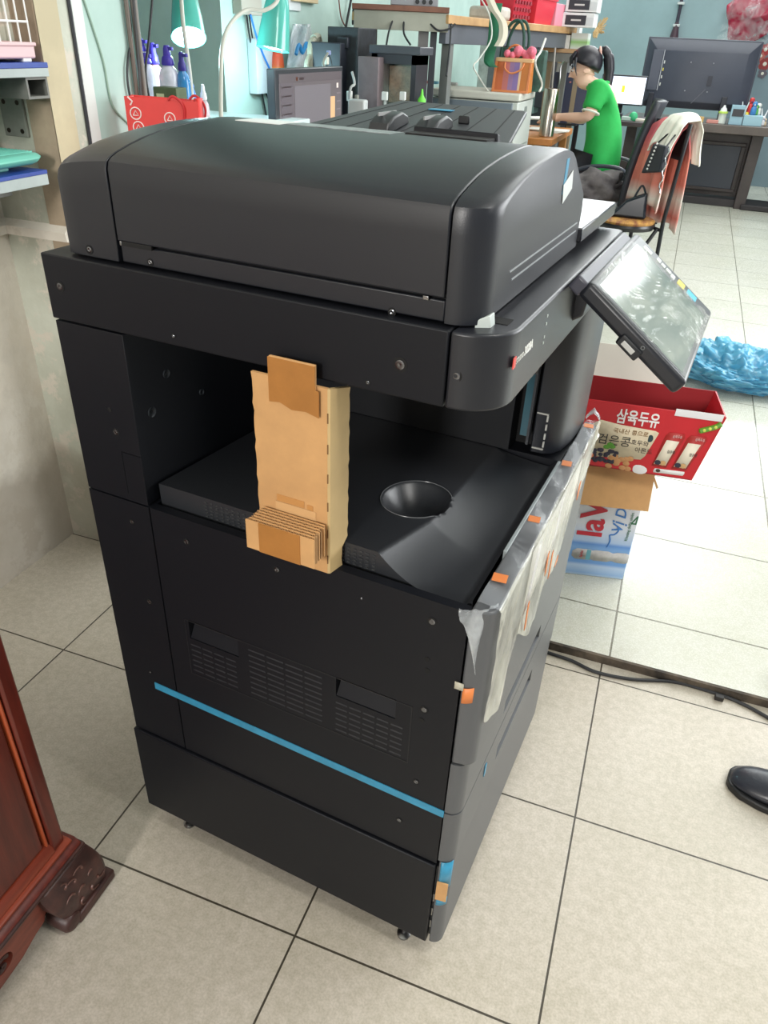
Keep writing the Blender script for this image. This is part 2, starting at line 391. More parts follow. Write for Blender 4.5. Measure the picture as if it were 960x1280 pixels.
for a, b, z0, z1 in ((.157, .243, .466, .53), (.264, .391, .468, .566), (.41, .518, .464, .53)):
    g = G(); nz = round((z1-z0)/.011); cols = 4 if b-a < .1 else (5 if b-a < .12 else 4)
    for k in range(nz):
        z = z0+(k+.5)*(z1-z0)/nz
        for c in range(cols):
            x0 = a+(b-a)*c/cols; x1 = a+(b-a)*(c+1)/cols-.004
            g.hexa([(x0, -.0006, z-.0028), (x1, -.0006, z-.0028), (x1, .002, z-.0028), (x0, .002, z-.0028), (x0, .001, z+.0028), (x1, .001, z+.0028), (x1, .002, z+.0028), (x0, .002, z+.0028)])
    part(g, 'vent_grille', vm, body, bevel=0)
g = G()
for x0, x1, z0, z1 in ((.150, .526, .5695, .571), (.150, .526, .459, .4605), (.150, .1512, .459, .571), (.5248, .526, .459, .571)):
    g.box(x0, x1, -.0005, .001, z0, z1)
part(g, 'panel_outline', C(24, 25, 28, .5), body, bevel=0)
# --- pedestal
ped = part(G().box(0, .586, -.004, .585, .045, .2575), 'pedestal_cabinet', m_blk2, bevel=.002)
pd = part(G().prism(front_plan(.590, .609, .017, .585), 'z', .045, .268), 'pedestal_door', m_gry, bevel=.003)
g = G(); g.box(.5865, .5895, .004, .02, .06, .25); part(g, 'door_hinge_strip', m_in, ped, bevel=0)
g = G()
for z in (.16, .12, .085): g.cyl((.588, .003, z), (.588, .003, z+.02), .0022, n=8)
part(g, 'hinge_pin', m_screw, ped, bevel=0)
for x, y in ((.50, .05), (.06, .06), (.53, .53), (.06, .53)):
    c = part(G().cyl((x-.011, y, .022), (x+.011, y, .022), .022, n=20), 'caster', C(30, 30, 32, .4), bevel=.003)
    g = G(); g.box(x-.016, x+.016, y-.02, y+.02, .038, .046); g.box(x-.016, x-.0125, y-.012, y+.012, .015, .04); g.box(x+.0125, x+.016, y-.012, y+.012, .015, .04)
    part(g, 'caster_fork', m_screw, c, bevel=0)
for x, y in ((.54, .015), (.075, .02)):
    g = G(); g.cyl((x, y, .006), (x, y, .046), .004, n=8); g.lathe((x, y, 0), [(.012, 0), (.012, .004), (.005, .008)], 12)
    part(g, 'levelling_foot', m_screw, bevel=0)
# --- front covers
fc = part(G().prism([(x+(.007*(1-y/.585) if x > .6 else 0), y) for x, y in front_plan(.588, .611, .02, .585)], 'z', .495, .763), 'front_cover', m_rib, bevel=.004)
def side_smooth(o):
    o.data.materials.append(m_gry)
    for p in o.data.polygons:
        if p.normal.x < .93: p.material_index = 1
side_smooth(fc)
part(G().box(.5845, .5895, .13, .41, .70, .7655), 'cover_strip_sheen', C(150, 158, 160, .25), fc, bevel=.001)  # edge strip, its pale colour stands for the reflection along it
for z0, z1, zs in ((.388, .4915, .412), (.272, .3845, .302)):
    d = part(G().prism(front_plan(.588, .610, .019, .585), 'z', z0, z1), 'paper_drawer', m_rib, bevel=0)
    cut(d, G().hexa([(.596, .20, zs), (.63, .19, zs-.004), (.63, .41, zs-.004), (.596, .40, zs), (.596, .20, zs+.028), (.63, .19, zs+.028), (.63, .41, zs+.028), (.596, .40, zs+.028)]), local=True)
    side_smooth(d)
    part(G().box(.5955, .5975, .198, .402, zs-.002, zs+.03), 'drawer_handle', m_in, d, bevel=0)
# --- rear column, inner walls, front right column
rc = part(G().box(.004, .112, .0, .585, .7595, 1.0035), 'rear_column', m_blk2, bevel=.0015)
cut(rc, G().box(.0785, .0795, -.01, .002, .77, .836), G().box(.0785, .13, -.01, .002, .835, .836), G().box(.0785, .13, -.01, .002, .769, .770), local=True)
part(G().box(.113, .50, .42, .585, .757, 1.0035), 'exit_wall', m_in, bevel=.001)
part(G().box(.50, .548, .46, .585, .757, 1.0035), 'gap_wall', m_gap, bevel=0)
colp = [(.53, .585), (.535, .422), (.556, .424), (.569, .432), (.579, .452), (.585, .485), (.588, .53), (.588, .577), (.582, .585)]
fcol = part(G().prism(colp, 'z', .7625, 1.0035), 'front_column', m_blk, bevel=.002)
g = G()                                           # dashed cut-out outline on the column's inner flat
for z in (.832, .771): g.box(.5372, .5555, .4205, .4235, z, z+.0022)
for z in (.776, .79, .806, .821): g.box(.5535, .556, .4205, .4242, z, z+.010)
part(g, 'cutout_mark', C(190, 190, 184, .5), fcol, bevel=0)
part(G().box(.515, .530, .419, .421, .79, .93), 'blue_film_strip', C(64, 100, 112, .2), bevel=0, label='strip of pale blue film inside the output slot')
g = G(); g.box(.50, .534, .40, .46, .935, .95); g.tube([(.515, .41, .90), (.53, .40, .905), (.534, .40, .93)], .003, 6); g.box(.528, .532, .41, .422, .78, .96)
part(g, 'exit_bracket', C(60, 62, 66, .4), bevel=0)
part(G().box(.520, .5335, .421, .428, .938, .985), 'white_guide', C(225, 232, 235, .3), bevel=0)
# --- output tray: a plateau, a scooped front channel and a round thumb hollow
def tray_h(x, y):
    zp = .787-.075*(y-.02)
    xr = .452+.22*min(max(y, 0), .13)
    zf = .7475-.02*max(0, x-.53)
    t = min(max((x-xr)/.080, 0), 1)
    z = zp-(zp-zf)*(1-(1-t)**2)
    if x > .572: z += (x-.572)*1.2
    ex, ey = (x-.440)/.049, (y-.178)/.058
    q = ex*ex+ey*ey
    zd = (.787-.075*(y-.02))-.036*(1-q)+.001
    if q < 1.0: z = min(z, zd)
    return z
tx0, tx1, ty0, ty1 = .118, .583, .02, .42
NX, NY = 150, 130
g = G()
V = [[g.b.verts.new((tx0+(tx1-tx0)*i/NX, ty0+(ty1-ty0)*j/NY, tray_h(tx0+(tx1-tx0)*i/NX, ty0+(ty1-ty0)*j/NY))) for j in range(NY+1)] for i in range(NX+1)]
for i in range(NX):
    for j in range(NY): g.b.faces.new((V[i][j], V[i+1][j], V[i+1][j+1], V[i][j+1]))
low = [g.b.verts.new((v[0].co.x, ty0+.001, .735)) for v in V]
for i in range(NX): g.b.faces.new((V[i+1][0], V[i][0], low[i], low[i+1]))
tray = part(g, 'output_tray', m_tray, bevel=0, sharp=50)
ring = [(.440+.0493*cos(a), .178+.0583*sin(a)) for a in [2*pi*k/48 for k in range(49)]]
part(G().tube([(x, y, max(tray_h(.440+(x-.440)*1.03, .178+(y-.178)*1.03), 0)+.0002) for x, y in ring], .0006, 5, caps=False), 'hollow_rim_glint', C(110, 112, 114, .25), tray, bevel=0)  # lighter grey ring painted in for the highlight on the hollow's edge
g = G()
for xs, n in ((.195, 8), (.405, 6)):
    for i in range(n):
        for k in range(5):
            x = xs+i*.0088; z = tray_h(x, .02)-.006-k*.0055
            if z > .752: g.box(x, x+.004, .0188, .0206, z-.0017, z)
part(g, 'perforation', C(58, 60, 62, .5), tray, bevel=0)
# --- scanner unit
ss = part(G().box(.0, .5305, .0, .588, 1.0055, 1.086), 'scanner_side', m_blk2, bevel=.002)
sf = part(G().prism([(.532, .0)]+arc(.588-.05, .05, .05, -pi/2, 0, 14)+[(.588, .582), (.582, .588), (.532, .588)], 'z', 1.0055, 1.086), 'scanner_front', m_blk, bevel=.003, seg=3)
part(G().hexa([(.548, .022, 1.085), (.562, .030, 1.085), (.562, .044, 1.085), (.548, .040, 1.085), (.548, .022, 1.093), (.560, .030, 1.098), (.560, .044, 1.098), (.548, .040, 1.093)]), 'white_spacer', C(196, 204, 200, .4), sf, bevel=.001)
part(G().box(.552, .574, .046, .066, 1.0855, 1.0866), 'recess', m_gap, sf, bevel=0)
# --- document feeder
PR = [(.010, 1.1125), (.010, 1.170), (.010, 1.188), (.0125, 1.1955), (.0185, 1.1995), (.028, 1.2032), (.05, 1.2090), (.075, 1.2145), (.105, 1.2190), (.142, 1.2228), (.17, 1.2246), (.2, 1.2260), (.23, 1.2263), (.255, 1.2250), (.283, 1.2198),
      (.30, 1.2128), (.34, 1.19), (.386, 1.163), (.392, 1.145), (.392, 1.1125)]
def feeder(stations):
    R = []
    for x, dy, dz, zb in stations:
        yl = .010+dy; r = []
        for k, (y, z) in enumerate(PR):
            yy = yl+(y-.010)*(.392-yl)/.382
            zz = zb if z < 1.12 else z-dz*min(1, (z-1.1125)/.06)
            r.append((x, yy, zz))
        R.append(r)
    return G().rings(R)
part(feeder([(.1165, 0, 0, 1.1125), (.32, 0, 0, 1.1125), (.5185, 0, 0, 1.1125)]), 'feeder_cover', m_blk, bevel=.0018, sharp=30)
st = [(.5205, 0, 0, 1.0875), (.5205, 0, 0, 1.0875)]
st = []
for k in range(11):
    a = (pi/2)*k/10; x = .5205+.002+.0355*sin(a); st.append((x, .0355*(1-cos(a)), .005*max(0, 1-cos(max(0, a-.75)*1.5)), 1.094 if k > 6 else 1.0885))
st = [(.5205, 0, 0, 1.0885)]+st
part(feeder(st), 'feeder_front_cap', m_blk, bevel=.001, sharp=30)
st = [(.1145, 0, .0, 1.0885), (.085, 0, .003, 1.0885), (.062, 0, .006, 1.0885), (.045, .001, .010, 1.0885), (.036, .004, .017, 1.0885), (.033, .010, .026, 1.0885)]
part(feeder(st), 'feeder_rear_cap', m_blk, bevel=.001, sharp=30)
part(G().box(.117, .519, .0135, .39, 1.0885, 1.1095), 'feeder_base', m_blk, bevel=.0015)
part(G().box(.118, .518, .02, .38, 1.108, 1.114), 'feeder_slit', m_gap, bevel=0)
part(G().box(.122, .166, .0088, .012, 1.1085, 1.1135), 'latch_slot', m_gap, bevel=0)
part(G().box(.121, .1235, .0082, .012, 1.1085, 1.1135), 'slit_latch', m_screw, bevel=.0005)
part(G().box(.497, .503, .0085, .012, 1.1085, 1.1125), 'slit_latch', m_screw, bevel=.0005)
def ztop(y):
    for (a, za), (b, zb) in zip(PR, PR[1:]):
        if a <= y <= b and b > a: return za+(zb-za)*(y-a)/(b-a)
    return 1.2
part(G().box(.368, .470, .236, .266, 1.20, 1.2276), 'paper_slot', m_gap, bevel=.001)
part(G().hexa([(.362, .266, 1.19), (.476, .266, 1.19), (.476, .282, 1.19), (.362, .282, 1.19), (.366, .267, 1.2325), (.472, .267, 1.2325), (.472, .278, 1.230), (.366, .278, 1.230)]), 'slot_lip', m_blk2, bevel=.0015)
def top_label(x0, x1, y0, y1, m, name):
    return part(G().hexa([(x0, y0, ztop(y0)-.001), (x1, y0, ztop(y0)-.001), (x1, y1, ztop(y1)-.001), (x0, y1, ztop(y1)-.001), (x0, y0, ztop(y0)+.0008), (x1, y0, ztop(y0)+.0008), (x1, y1, ztop(y1)+.0008), (x0, y1, ztop(y1)+.0008)]), name, m, bevel=0)
top_label(.150, .214, .205, .252, C(226, 228, 226, .4), 'white_label')
top_label(.218, .358, .214, .256, C(150, 158, 160, .4, var=.3, vscale=60), 'grey_label')
g = G()
for z in (1.1165, 1.1265): g.box(.5575, .5588, .085 if z > 1.12 else .095, .374, z, z+.0016)
part(g, 'face_glint_line', C(150, 154, 158, .3), bevel=0)  # pale strips drawn for the light reflected along the lid edge
# platen lid, feeder paper tray with guides
part(G().prism([(.035, .06), (.540, .06), (.553, .075), (.5555, .393), (.563, .395), (.563, .628), (.035, .628)], 'z', 1.0985, 1.1172), 'platen_lid', m_sat, bevel=.002)
part(G().box(.10, .548, .10, .60, 1.0865, 1.099), 'platen_pad', m_gap, bevel=0)
def tz(y): return 1.207+(y-.43)*.153
tp = [(.105, .392), (.445, .392), (.408, .602), (.402, .608), (.20, .612), (.19, .606)]
g = G(); g.rings([[(x, y, tz(y)-.007) for x, y in tp], [(x, y, tz(y)) for x, y in tp]]); trayd = part(g, 'document_tray', mat('document_tray_grey', (62, 65, 69), .45, bump=.2, bscale=800, bdist=.0004), bevel=.002)
g = G()
for k in range(7):
    f = k/6; x0 = .13+.28*f; x1 = .208+.18*f
    g.hexa([(x0-.0009, .40, tz(.40)-.002), (x0+.0009, .40, tz(.40)-.002), (x1+.0009, .604, tz(.604)-.002), (x1-.0009, .604, tz(.604)-.002),
            (x0-.0009, .40, tz(.40)+.0004), (x0+.0009, .40, tz(.40)+.0004), (x1+.0009, .604, tz(.604)+.0004), (x1-.0009, .604, tz(.604)+.0004)])
part(g, 'tray_groove', C(22, 23, 25, .6), trayd, bevel=0)
for x in (.235, .305):
    g = G(); g.prism([(.40, tz(.40)), (.408, tz(.40)+.016), (.425, tz(.42)+.021), (.455, tz(.45)+.021), (.475, tz(.47)+.012), (.48, tz(.48))], 'x', x, x+.032)
    part(g, 'paper_guide', C(40, 42, 45, .4), trayd, bevel=.003)
    part(G().box(x+.012, x+.014, .412, .47, tz(.44)+.018, tz(.44)+.0225), 'guide_rib', C(150, 150, 150, .3), trayd, bevel=0)
part(G().box(.335, .352, .50, .506, tz(.5), tz(.5)+.011), 'paper_stop', m_in, trayd, bevel=.002)
part(G().box(.262, .30, .560, .585, tz(.57), tz(.57)+.0012), 'tape_strip', m_btape, trayd, bevel=0, label='short blue tape strip')
part(G().box(.05, .43, .40, .52, 1.1172, 1.16), 'tray_support', m_gap, bevel=.004)
part(G().hexa([(.12, .39, 1.117), (.43, .39, 1.117), (.41, .50, 1.117), (.14, .50, 1.117), (.12, .39, 1.20), (.43, .39, 1.20), (.415, .50, 1.2), (.14, .50, 1.2)]), 'tray_hinge_block', m_blk2, bevel=.003)
# hanging tape and tag at the front right corner of the feeder
part(G().box(.5578, .5584, .262, .274, 1.176, 1.214), 'tape_strip', m_btape, bevel=0)
part(G().obox((.559, .283, 1.182), (.0003, 0, 0), (0, .019, .006), (0, -.004, .0105)), 'paper_tag', C(206, 210, 208, .5), bevel=0)
# --- screws and holes on the side, as seen
def screw(x, z, r, parent, y=0.0, metal=True):
    s = part(G().cyl((x, y-.0006, z), (x, y+.002, z), r*1.5, n=16), 'screw_hole', m_gap, parent, bevel=0)
    if metal: part(G().lathe((x, y-.0012, z), [(r, .0016), (r*.95, .0004), (r*.6, 0), (.0004, .0006)], 12, ax='y'), 'screw_head', C(120, 122, 126, .25, metal=1), parent, bevel=0)
for u, v, r, par_, yy, mt in ((75, 358, .0045, ss, 0, 1), (500, 456, .0055, ss, 0, 1), (217, 420, .002, ss, 0, 1), (460, 478, .002, ss, 0, 1), (145, 540, .0036, rc, 0, 1), (137, 512, .0022, rc, 0, 0),
     (165, 652, .003, body, 0, 1), (233, 677, .0036, body, 0, 1), (187, 752, .0036, body, 0, 1), (346, 712, .0036, body, 0, 1), (452, 748, .0018, body, 0, 1), (540, 777, .0046, body, 0, 1), (534, 824, .0026, body, 0, 0),
     (534, 838, .0026, body, 0, 0), (530, 887, .0042, body, 0, 1), (527, 900, .0025, body, 0, 0), (520, 977, .0036, body, 0, 1), (499, 1025, .0036, body, 0, 1), (188, 840, .0024, body, 0, 1),
     (188, 328, .003, cop, .0135, 1), (490, 390, .003, cop, .0135, 1), (112, 312, .0036, cop, .010, 1)):
    p = pon('y', yy, u, v); screw(p.x, p.z, r, par_, yy, mt)
screw(.541, 1.042, .0045, sf, .0012)
for u, v, r in ((208, 467, .006), (190, 515, .007), (252, 490, .0045)):
    p = pon('x', .113, u, v)
    part(G().lathe((.112, p.y, p.z), [(r, 0), (r, .002), (r*.6, .001), (.0004, -.002)], 14, ax='x'), 'boss', C(46, 50, 54, .3), rc, bevel=0)
# --- tapes on the side
a = pon('y', -.0015, 194, 860); b = pon('y', -.0015, 555, 1014)
part(G().hexa([(a.x, -.0012, .386), (b.x, -.0012, .3755), (b.x, .0002, .3755), (a.x, .0002, .386), (a.x, -.0012, .400), (b.x, -.0012, .3895), (b.x, .0002, .3895), (a.x, .0002, .400)]), 'tape_strip', m_btape, body, bevel=0, label='long blue tape along the side')
def wrapped(z0, z1, a0, a1, off, m, name, xb=.590, xf=.609, r=.017, lab=None):
    R = arc(xf-r, r, r+off, -pi/2+a0, -pi/2+a1, 6)
    g = G(); g.grid(lambda i, j: Vector((R[round(i*6)][0], R[round(i*6)][1], z0+(z1-z0)*j)), 6, 2)
    return part(g, name, m, pd, bevel=0, solid=.0006, label=lab)
wrapped(.205, .272, .1, 1.25, .0012, m_btape, 'tape_strip', lab='blue tape on the pedestal door corner')
g = G(); g.obox((.6005, -.0016, .200), (.0085, .0015, 0), (0, .0012, 0), (0, 0, .023)); part(g, 'cardboard_pad', m_card, pd, bevel=0, label='small square of cardboard')
wrapped(.158, .178, .1, 1.1, .0012, m_btape, 'tape_strip', lab='blue tape end below the cardboard square')
part(G().box(.6105, .6115, .118, .126, .345, .37), 'tape_strip', m_btape, bevel=0, label='small pale blue tape on a drawer front')
# --- badge on the scanner front
lx, lz = .5885, 1.0425
part(G().box(.5878, .5889, .033, .041, 1.0475, 1.059), 'badge', C(214, 72, 66, .4), sf, bevel=0)
text('badge_text', 'STUDIO', .0085, (lx, .043, 1.0495), (0, 1, 0), (0, 0, 1), C(220, 220, 214, .4), sf, .0003, local=True, fitw=.026)
text('badge_text', '3028A', .0135, (lx, .071, 1.0495), (0, 1, 0), (0, 0, 1), C(232, 232, 228, .4), sf, .0003, local=True, fitw=.031, bold=.0004)
g = G()
for z in (1.068, 1.059, 1.044, 1.037): g.box(.5878, .5887, .150, .154, z, z+.003)
part(g, 'front_mark', C(176, 182, 178, .4), sf, bevel=0)
# --- control panel
pv = Vector((.131, 0, -.097)).normalized(); pu = Vector((0, 1, 0)); pn = Vector((pv.z*-1, 0, pv.x)); pn = Vector((.097, 0, .131)).normalized()
po = Vector((.6125, .236, 1.092)); LU, LV = .316, .166
def pp(u, v, w=0): return po+pu*u+pv*v+pn*w
def pbox(u0, u1, v0, v1, w0, w1): return G().hexa([pp(u0, v0, w0), pp(u1, v0, w0), pp(u1, v1, w0), pp(u0, v1, w0), pp(u0, v0, w1), pp(u1, v0, w1), pp(u1, v1, w1), pp(u0, v1, w1)])
cp = part(pbox(0, LU, 0, LV, -.022, 0), 'control_panel', m_blk, bevel=.006, seg=3)
def sub(g, name, m, **k): return part(g, name, m, cp, **k)
sub(pbox(.002, LU-.03, -.014, .003, -.024, -.0045), 'panel_hinge', mat('violet_grey_plastic', (66, 66, 76), .35), bevel=.003, seg=3)
sub(pbox(.014, LU-.05, .012, LV-.012, -.002, .0006), 'screen', mat('screen_reflection_grey', (128, 140, 134), .12), bevel=0)  # switched-off display, bright reflection put into its grey-green base colour
sub(pbox(.008, LU-.006, .008, LV-.006, -.002, .0002), 'panel_face', mat('panel_grey_face', (84, 88, 90), .3), bevel=0)
for u, v, cu, cv in ((LU-.03, .03, .007, .008), (LU-.024, .052, .008, .004), (LU-.026, .062, .006, .004), (LU-.026, .073, .006, .005), (LU-.03, .083, .008, .004)):
    sub(pbox(u-cu, u+cu, v-cv, v+cv, -.001, .0014), 'panel_button', C(206, 212, 208, .4), bevel=.0006)
sub(pbox(LU-.036, LU-.014, .093, .107, -.001, .0012), 'yellow_button', C(226, 210, 74, .4), bevel=.0006)
sub(pbox(LU-.036, LU-.014, .113, .132, -.001, .0012), 'blue_button', C(58, 178, 208, .4), bevel=.0006)
rnd = random.Random(3)
def fz(u, v): return .0022+.0012*sin(60*u+9*sin(40*v))*sin(50*v+4*sin(30*u))+(.002*abs(sin(330*u+12*v)) if v > .09 and u > .12 else .0)
g = G(); g.grid(lambda i, j: pp(.004+(LU-.045)*i, .004+(LV-.010)*j, fz((LU-.045)*i, (LV-.01)*j)), 90, 50)
sub(g, 'protective_film', film_mat('screen_film', (226, 232, 218), .08, .14, .6, 26, (1, .35, 1)), bevel=0, sharp=180)
sub(G().hexa([pp(-.006, .072, -.026), pp(.02, .072, -.026), pp(.02, .104, -.026), pp(-.006, .104, -.026), pp(-.006, .072, -.012), pp(.02, .072, -.012), pp(.02, .104, -.012), pp(-.006, .104, -.012)]), 'usb_socket', m_in, bevel=.002)
sub(G().hexa([pp(-.0075, .078, -.022), pp(.0, .078, -.022), pp(.0, .096, -.022), pp(-.0075, .096, -.022), pp(-.0075, .078, -.016), pp(.0, .078, -.016), pp(.0, .096, -.016), pp(-.0075, .096, -.016)]), 'usb_port', C(190, 190, 186, .35), bevel=.0005)
text('usb_mark', '⭘', .006, pp(-.0065, .096, -.009), tuple(pv), tuple(pn), C(120, 124, 126, .5), cp, .0002, local=True)
part(G().hexa([(.57, .30, 1.01), (.60, .30, 1.03), (.60, .50, 1.03), (.57, .50, 1.01), (.57, .30, 1.07), (.608, .30, 1.082), (.608, .50, 1.082), (.57, .50, 1.07)]), 'panel_arm', m_blk, bevel=.003)

# ================================================================== packing pieces on the copier (things of their own)
def ptop(g, name, m, parent, **k):
    return g.move(RZW.to_4x4()).out(name, m, parent, **k)
org = P2W((.34, -.02, .757))
card = thing('cardboard_brace', 'tall kraft cardboard packing brace taped upright in the copier output opening', 'packing cardboard', org, 0)
edge = []
NE = 26
def wav(k, ph): return .0007*sin(k*1.9+ph)+.0005*sin(k*3.1+ph)
L_ = [(.307+wav(k, 0), .757+(.2455)*k/NE) for k in range(NE+1)]
R_ = [(.4035, .757+(.2455)*k/NE) for k in range(NE+1)]
g = G(); g.prism(R_+L_[::-1], 'y', -.0125, -.0085); slab = ptop(g, 'front_face', m_card, card)
g = G(); R1 = []; 
for k in range(NE+1):
    z = .757+.2455*k/NE; w = wav(k, 2)
    R1.append([(.4036, -.0125, z), (.4066, -.0115, z), (.4105+w*.6, .012+.014*(z > .79), z-.010*k/NE), (.4065+w*.6, .014+.014*(z > .79), z-.010*k/NE), (.4036, -.0085, z)])
g.rings(R1); ptop(g, 'side_flap', mat('kraft_cardboard_pale', (200, 172, 122), .75, var=.06, vscale=12), card)
g = G()
for k in range(6): g.box(.4032, .4046, -.0130, -.011, .772+k*.038, .784+k*.038)
ptop(g, 'fold_perforation', C(120, 88, 52, .8), card)
g = G(); g.box(.333, .3905, -.0165, -.0128, .995, 1.0275); ptop(g, 'top_tab', m_card, card, bevel=.0005)
g = G(); g.prism([(.332, .974), (.346, .976), (.361, .970), (.379, .972), (.3955, .968), (.3955, .999), (.391, 1.0), (.391, 1.0265), (.332, 1.0265)], 'y', -.0174, -.0166)
ptop(g, 'packing_tape', m_ktape, card)
g = G(); g.box(.334, .372, -.0132, -.0126, .843, .852); g.box(.376, .384, -.0132, -.0126, .8425, .849); ptop(g, 'packing_tape', mat('faded_tape', (196, 142, 84), .4), card)
g = G(); g.box(.332, .388, -.0133, -.0128, .828, .842); ptop(g, 'clear_tape', mat('clear_tape', (214, 172, 122), .12), card)
blk = thing('corrugated_pad', 'thick pad of layered corrugated cardboard stuck low on the tall cardboard brace', 'packing cardboard', P2W((.335, -.035, .80)), 0)
g = G()
for k in range(7):
    y = -.0515+.0055*k; sh = .0012*((k*7) % 5)
    g.box(.3135+sh*.6+.0005*k, .4075-.0004*k-sh, y, y+.0016, .7905+sh, .831)
ptop(g, 'cardboard_liner', m_card, blk)
g = G()
for k in range(6):
    y = -.0499+.0055*k; pts = []
    for i in range(49):
        x = .3145+.001*(k % 2)+.090*i/48; pts.append((x, y+.00195+.0019*sin(i*1.57+k)))
    g.prism([(x, yy+.0005) for x, yy in pts]+[(x, yy-.0005) for x, yy in pts[::-1]], 'z', .7915, .8307)
ptop(g, 'corrugated_core', mat('corrugation_brown', (176, 136, 92), .85), blk)
g = G(); g.box(.332, .389, -.0524, -.0512, .7902, .8315); ptop(g, 'packing_tape', m_ktape, blk)
# clear film over the top edge of the front cover, with its orange tapes and the leaflet below it
film = thing('plastic_film', 'crinkled clear plastic film with orange tapes draped over the copier front cover', 'plastic film', P2W((.60, .29, .765)), 0)
zl = [(-.01, .60), (.03, .565), (.066, .558), (.09, .605), (.139, .623), (.2, .585), (.25, .576), (.323, .617), (.398, .634), (.447, .689), (.539, .725), (.60, .74)]
def zlow(y):
    for (a, za), (b, zb) in zip(zl, zl[1:]):
        if a <= y <= b: t = (y-a)/(b-a); t = t*t*(3-2*t); return za+(zb-za)*t
    return .6
rf = random.Random(11)
def filmpt(i, j):
    y = .012+.58*i
    n = .0016*sin(y*44+5*j)+.0010*sin(y*97+j*6+2)+.0004*sin(y*260+j*31)
    if j < .25:
        t = j/.25; return Vector((.5905+(.0215+.007*(1-y/.6))*t, y, .7655+.0014*sin(y*60+3*t)+.003*(1-t)*abs(sin(y*37))))
    t = (j-.25)/.75; return Vector((.6138+.007*(1-y/.6)+n*min(1, t*4)+.004*t*abs(sin(y*23+t*3)), y, .765-(.765-zlow(y))*t))
g = G(); g.grid(lambda i, j: filmpt(i, .24+.76*j), 150, 34)
m_film = film_mat('film_cream_sheen', (232, 230, 212), .42, .1, .5, 9, (3, 1.2, .8))  # cream tint holds the floor's reflection on the clear film
ptop(g, 'film_front', m_film, film, sharp=180)
g = G(); g.grid(lambda i, j: filmpt(i, .25*j), 150, 10); ptop(g, 'film_top', film_mat('film_over_edge', (214, 220, 226), .10, .08, .5, 12), film, sharp=180)
m_film2 = film_mat('clear_film_thin', (212, 218, 222), .30, .08, 1, 22)
def corner(i, j):
    a = -pi/2+(pi/2+.15)*i; r = .0225+.0012*sin(i*14+j*6)+.0008*sin(i*31+j*17)
    return Vector((.591+r*cos(a)-.016*(1-i)*(1-j)**.5, .02+r*sin(a)-.003-.004*sin(j*5)*(1-i), .768-(.135+.07*i)*j*(.25+.75*min(1, i*1.4))-.004*(1-i)))
g = G(); g.grid(corner, 36, 36); ptop(g, 'film_corner', m_film2, film, sharp=180)
g = G()
for k in range(0):                    # sharp creases of the gathered corner
    a = Vector((.575+.004*k, -.006+.002*(k % 3), .772-.003*k)); b = Vector((.594+.0018*k, -.007+.0026*k, .66+.008*((k*5) % 7)-.02*(k > 5)))
    g.tube([a, (a+b)/2+Vector((.002*sin(k*2.2), -.003, .004*cos(k))), b], [.0005, .0003, .0002], 5)
g.b.free()
g = G()
g.grid(lambda i, j: Vector((.588+.024*i, .586+.012*j+.003*sin(i*9), .768+.022*(1-abs(2*i-1))*(1-j*.5)+.004*sin(j*12))), 14, 8); ptop(g, 'film_end', m_film2, film, sharp=180)
for y, w, d in ((.066, .016, .018), (.217, .014, .016), (.40, .016, .015), (.555, .014, .016)):
    g = G(); g.obox((.6005, y, .7696), (d/2, .001, 0), (-.001, w/2, 0), (0, 0, .0005)); ptop(g, 'orange_tape', m_orange, film)
for y, z, w, h in ((.354, .617, .016, .012), (.30, .645, .007, .05), (.262, .672, .007, .04), (.45, .70, .01, .03), (.17, .64, .006, .05)):
    g = G(); g.obox((.6190+.005*(1-y/.6), y, z), (.0005, 0, 0), (0, w/2, .002), (0, -.001*h/.02, h/2)); ptop(g, 'orange_tape', m_orange, film)
R = arc(.591, .02, .0218, -pi/2-.0, -pi/2+1.35, 8)
g = G(); g.grid(lambda i, j: Vector((R[round(i*8)][0], R[round(i*8)][1], .612+.026*j+.006*i)), 8, 2); ptop(g, 'orange_tape', m_orange, film, solid=.0006)
g = G(); g.grid(lambda i, j: Vector(((.580, -.0025)+tuple())[:2]+(0,)) if 0 else Vector((.580+.012*i, -.0026, .634+.012*j)), 2, 2); ptop(g, 'clear_tape_end', film_mat('clear_tape_end_film', (220, 216, 196), .6, .15, .3, 30), film, solid=.0004)
g = G(); g.grid(lambda i, j: Vector((.6128+.007*(1-(.16+.3*i)/.6), .16+.30*i, .755-(.115-.05*i)*j)), 6, 4)
leaf = g.move(RZW.to_4x4()).out('leaflet', mat('printed_leaflet', (232, 230, 224), .6, c2=(196, 196, 196), vscale=260), None, solid=.0006)
tag(leaf, 'white printed leaflet tucked under the clear film on the copier front', 'paper')
# ================================================================== near things: cabinet, shelves, boxes, shoes, cable
m_wood = mat('red_lacquered_wood', (112, 46, 34), .32, c2=(84, 34, 27), vscale=5, stretch=(14, 14, 1.2), bump=.08, bscale=30)
m_wood2 = mat('red_wood_light', (146, 64, 42), .3, c2=(120, 50, 34), vscale=5, stretch=(3, 1.2, 10))
m_wood3 = mat('dark_carved_wood', (84, 52, 46), .45, c2=(58, 36, 33), vscale=30, bump=.4, bscale=60)
cab = thing('carved_cabinet', 'dark red lacquered wooden cabinet with carved scroll foot at lower left', 'cabinet', (-.25, -.62, 0))
CY = -.176
G().box(-.50, -.045, -1.06, CY-.012, .14, .86).out('carcass', m_wood, cab, bevel=.002)
G().box(-.047, -.030, CY-.026, CY, .15, .86).out('corner_stile', mat('dark_red_stile', (112, 44, 32), .28, c2=(88, 34, 26), vscale=6, stretch=(10, 10, 1)), cab, bevel=.004)
G().box(-.047, -.032, -1.06, -1.02, .15, .86).out('corner_stile', m_wood2, cab, bevel=.004)
